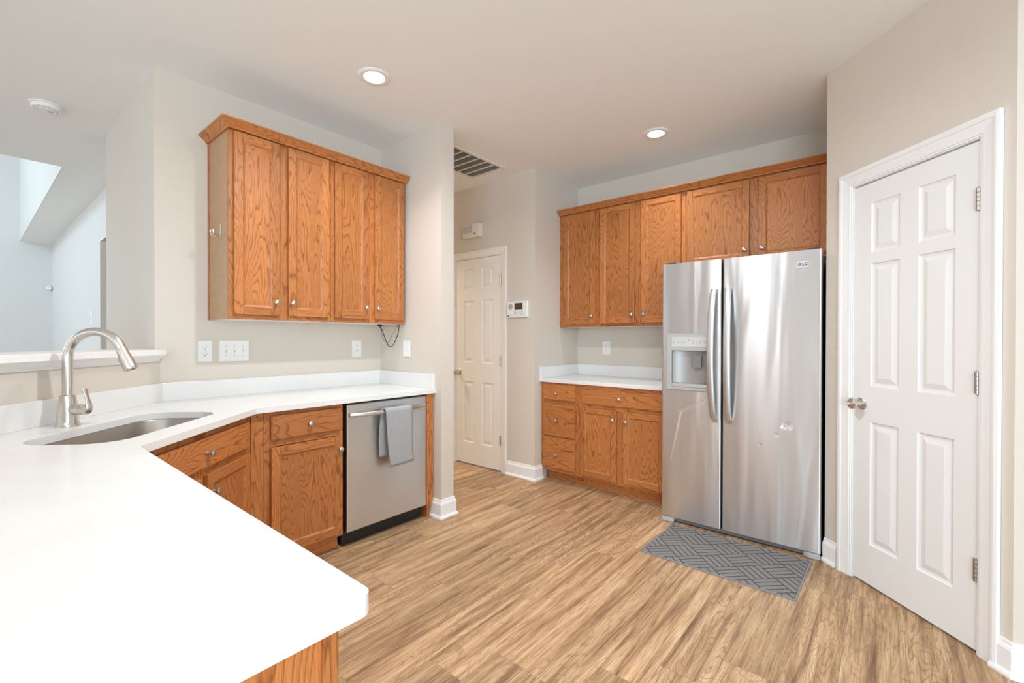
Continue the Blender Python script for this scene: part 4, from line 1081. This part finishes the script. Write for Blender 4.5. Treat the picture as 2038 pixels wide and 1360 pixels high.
# ------------------------------------------------------------------ ceiling: vent, detector, recessed lamps
vt = thing('ceiling_vent', 'white louvered return-air vent in the ceiling before the hall', 'vent', (2.725, 2.805, ZC - 0.0008))
b = MB(); a0, a1, c0, c1 = -0.305, 0.305, -0.205, 0.205; fw = 0.028
b.box(a0, a1, c0, c0 + fw, -0.010, 0); b.box(a0, a1, c1 - fw, c1, -0.010, 0); b.box(a0, a0 + fw, c0 + fw, c1 - fw, -0.010, 0); b.box(a1 - fw, a1, c0 + fw, c1 - fw, -0.010, 0)
b.build('vent_frame', M['ivory_plastic'], vt, bevel=0.002)
b = MB(); b.box(a0 + fw + 0.0003, a1 - fw - 0.0003, c0 + fw + 0.0003, c1 - fw - 0.0003, -0.0015, 0); b.build('cavity', M['vent_dark'], vt)
nb = 6; step = (a1 - a0 - 2 * fw) / nb
for i in range(1, nb):
    x = a0 + fw + step * i
    MB().box(x - 0.006, x + 0.006, c0 + fw + 0.0005, c1 - fw - 0.0005, -0.009, -0.0018).build('crossbar', M['ivory_plastic'], vt)
lv = MB()
for i in range(nb):
    for k in range(1, 12):
        x = a0 + fw + step * i + 0.006 + (step - 0.012) * k / 12
        lv.quad([(x - 0.0028, c0 + fw + 0.001, -0.0068), (x + 0.0022, c0 + fw + 0.001, -0.002), (x + 0.0022, c1 - fw - 0.001, -0.002), (x - 0.0028, c1 - fw - 0.001, -0.0068)])
lvo = lv.build('louvers', M['silver_plastic'], vt)
md = lvo.modifiers.new('gauge', 'SOLIDIFY'); md.thickness = 0.0008
smk = thing('smoke_detector', 'round white smoke detector on the ceiling at the left', 'smoke detector', (0.338, 4.18, ZC - 0.0006))
MB().lathe([(0, 0), (0.078, 0), (0.078, -0.007), (0.070, -0.009), (0, -0.009)], seg=32).build('mounting_base', M['white_plastic'], smk)
MB().lathe([(0, -0.0093), (0.070, -0.0093), (0.070, -0.020), (0.064, -0.030), (0.048, -0.036), (0.046, -0.033), (0.036, -0.033), (0.034, -0.037), (0, -0.038)], seg=32).build('housing', M['white_plastic'], smk)
b = MB()
for i in range(14):
    a = 2 * math.pi * i / 14; b.box(0.0560 * math.cos(a) - 0.004, 0.0560 * math.cos(a) + 0.004, 0.056 * math.sin(a) - 0.004, 0.056 * math.sin(a) + 0.004, -0.0345, -0.0325)
b.build('vent_slots', M['grey_plastic'], smk)
MB().lathe([(0, -0.0382), (0.009, -0.0382), (0.009, -0.041), (0, -0.0415)], (0.02, 0, 0), seg=14).build('test_button', M['silver_plastic'], smk)

def recessed(x, y, label, power=1.0, group='recessed ceiling lights', spread=115, color=None):
    r_ = thing('recessed_light', label, 'ceiling light', (x, y, ZC - 0.0004), 0, group)
    MB().lathe([(0.060, -0.0006), (0.0585, -0.006), (0.066, -0.0085), (0.080, -0.0075), (0.090, -0.003), (0.092, 0.0)], seg=40).build('trim_ring', M['trim'], r_)
    MB().lathe([(0, -0.0012), (0.0585, -0.0012)], seg=32).build('lens', M['lens'], r_)
    ld_ = bpy.data.lights.new('recessed_lamp', 'AREA'); ld_.shape = 'DISK'; ld_.size = 0.11; ld_.energy = LAMP_W * power; ld_.color = color or LAMP_C; ld_.spread = R(spread)
    lo = bpy.data.objects.new('recessed_lamp', ld_); COL.objects.link(lo); lo.parent = r_; lo.location = (0, 0, -0.0095)
    return r_
recessed(1.503, 2.280, 'lit recessed ceiling light nearer the left wall cabinets', 0.6)
recessed(3.222, 1.326, 'lit recessed ceiling light in front of the back wall cabinets', 0.55)
recessed(0.10, 0.75, 'added unseen ceiling light over the peninsula', 0.10)  # added lamp above the frame, brightens the peninsula counter
recessed(1.28, 1.15, 'added unseen wide ceiling light over the middle of the floor', 3.3, spread=165)  # added lamp that lifts the left wall, base cabinets and alcove
recessed(-0.60, -1.60, 'added unseen ceiling light over the breakfast corner')  # added lamp behind the viewer for general fill
recessed(2.73, 4.35, 'lit recessed ceiling light around the corner in the hall, out of view', 2.0, color=(1.0, 0.86, 0.66))
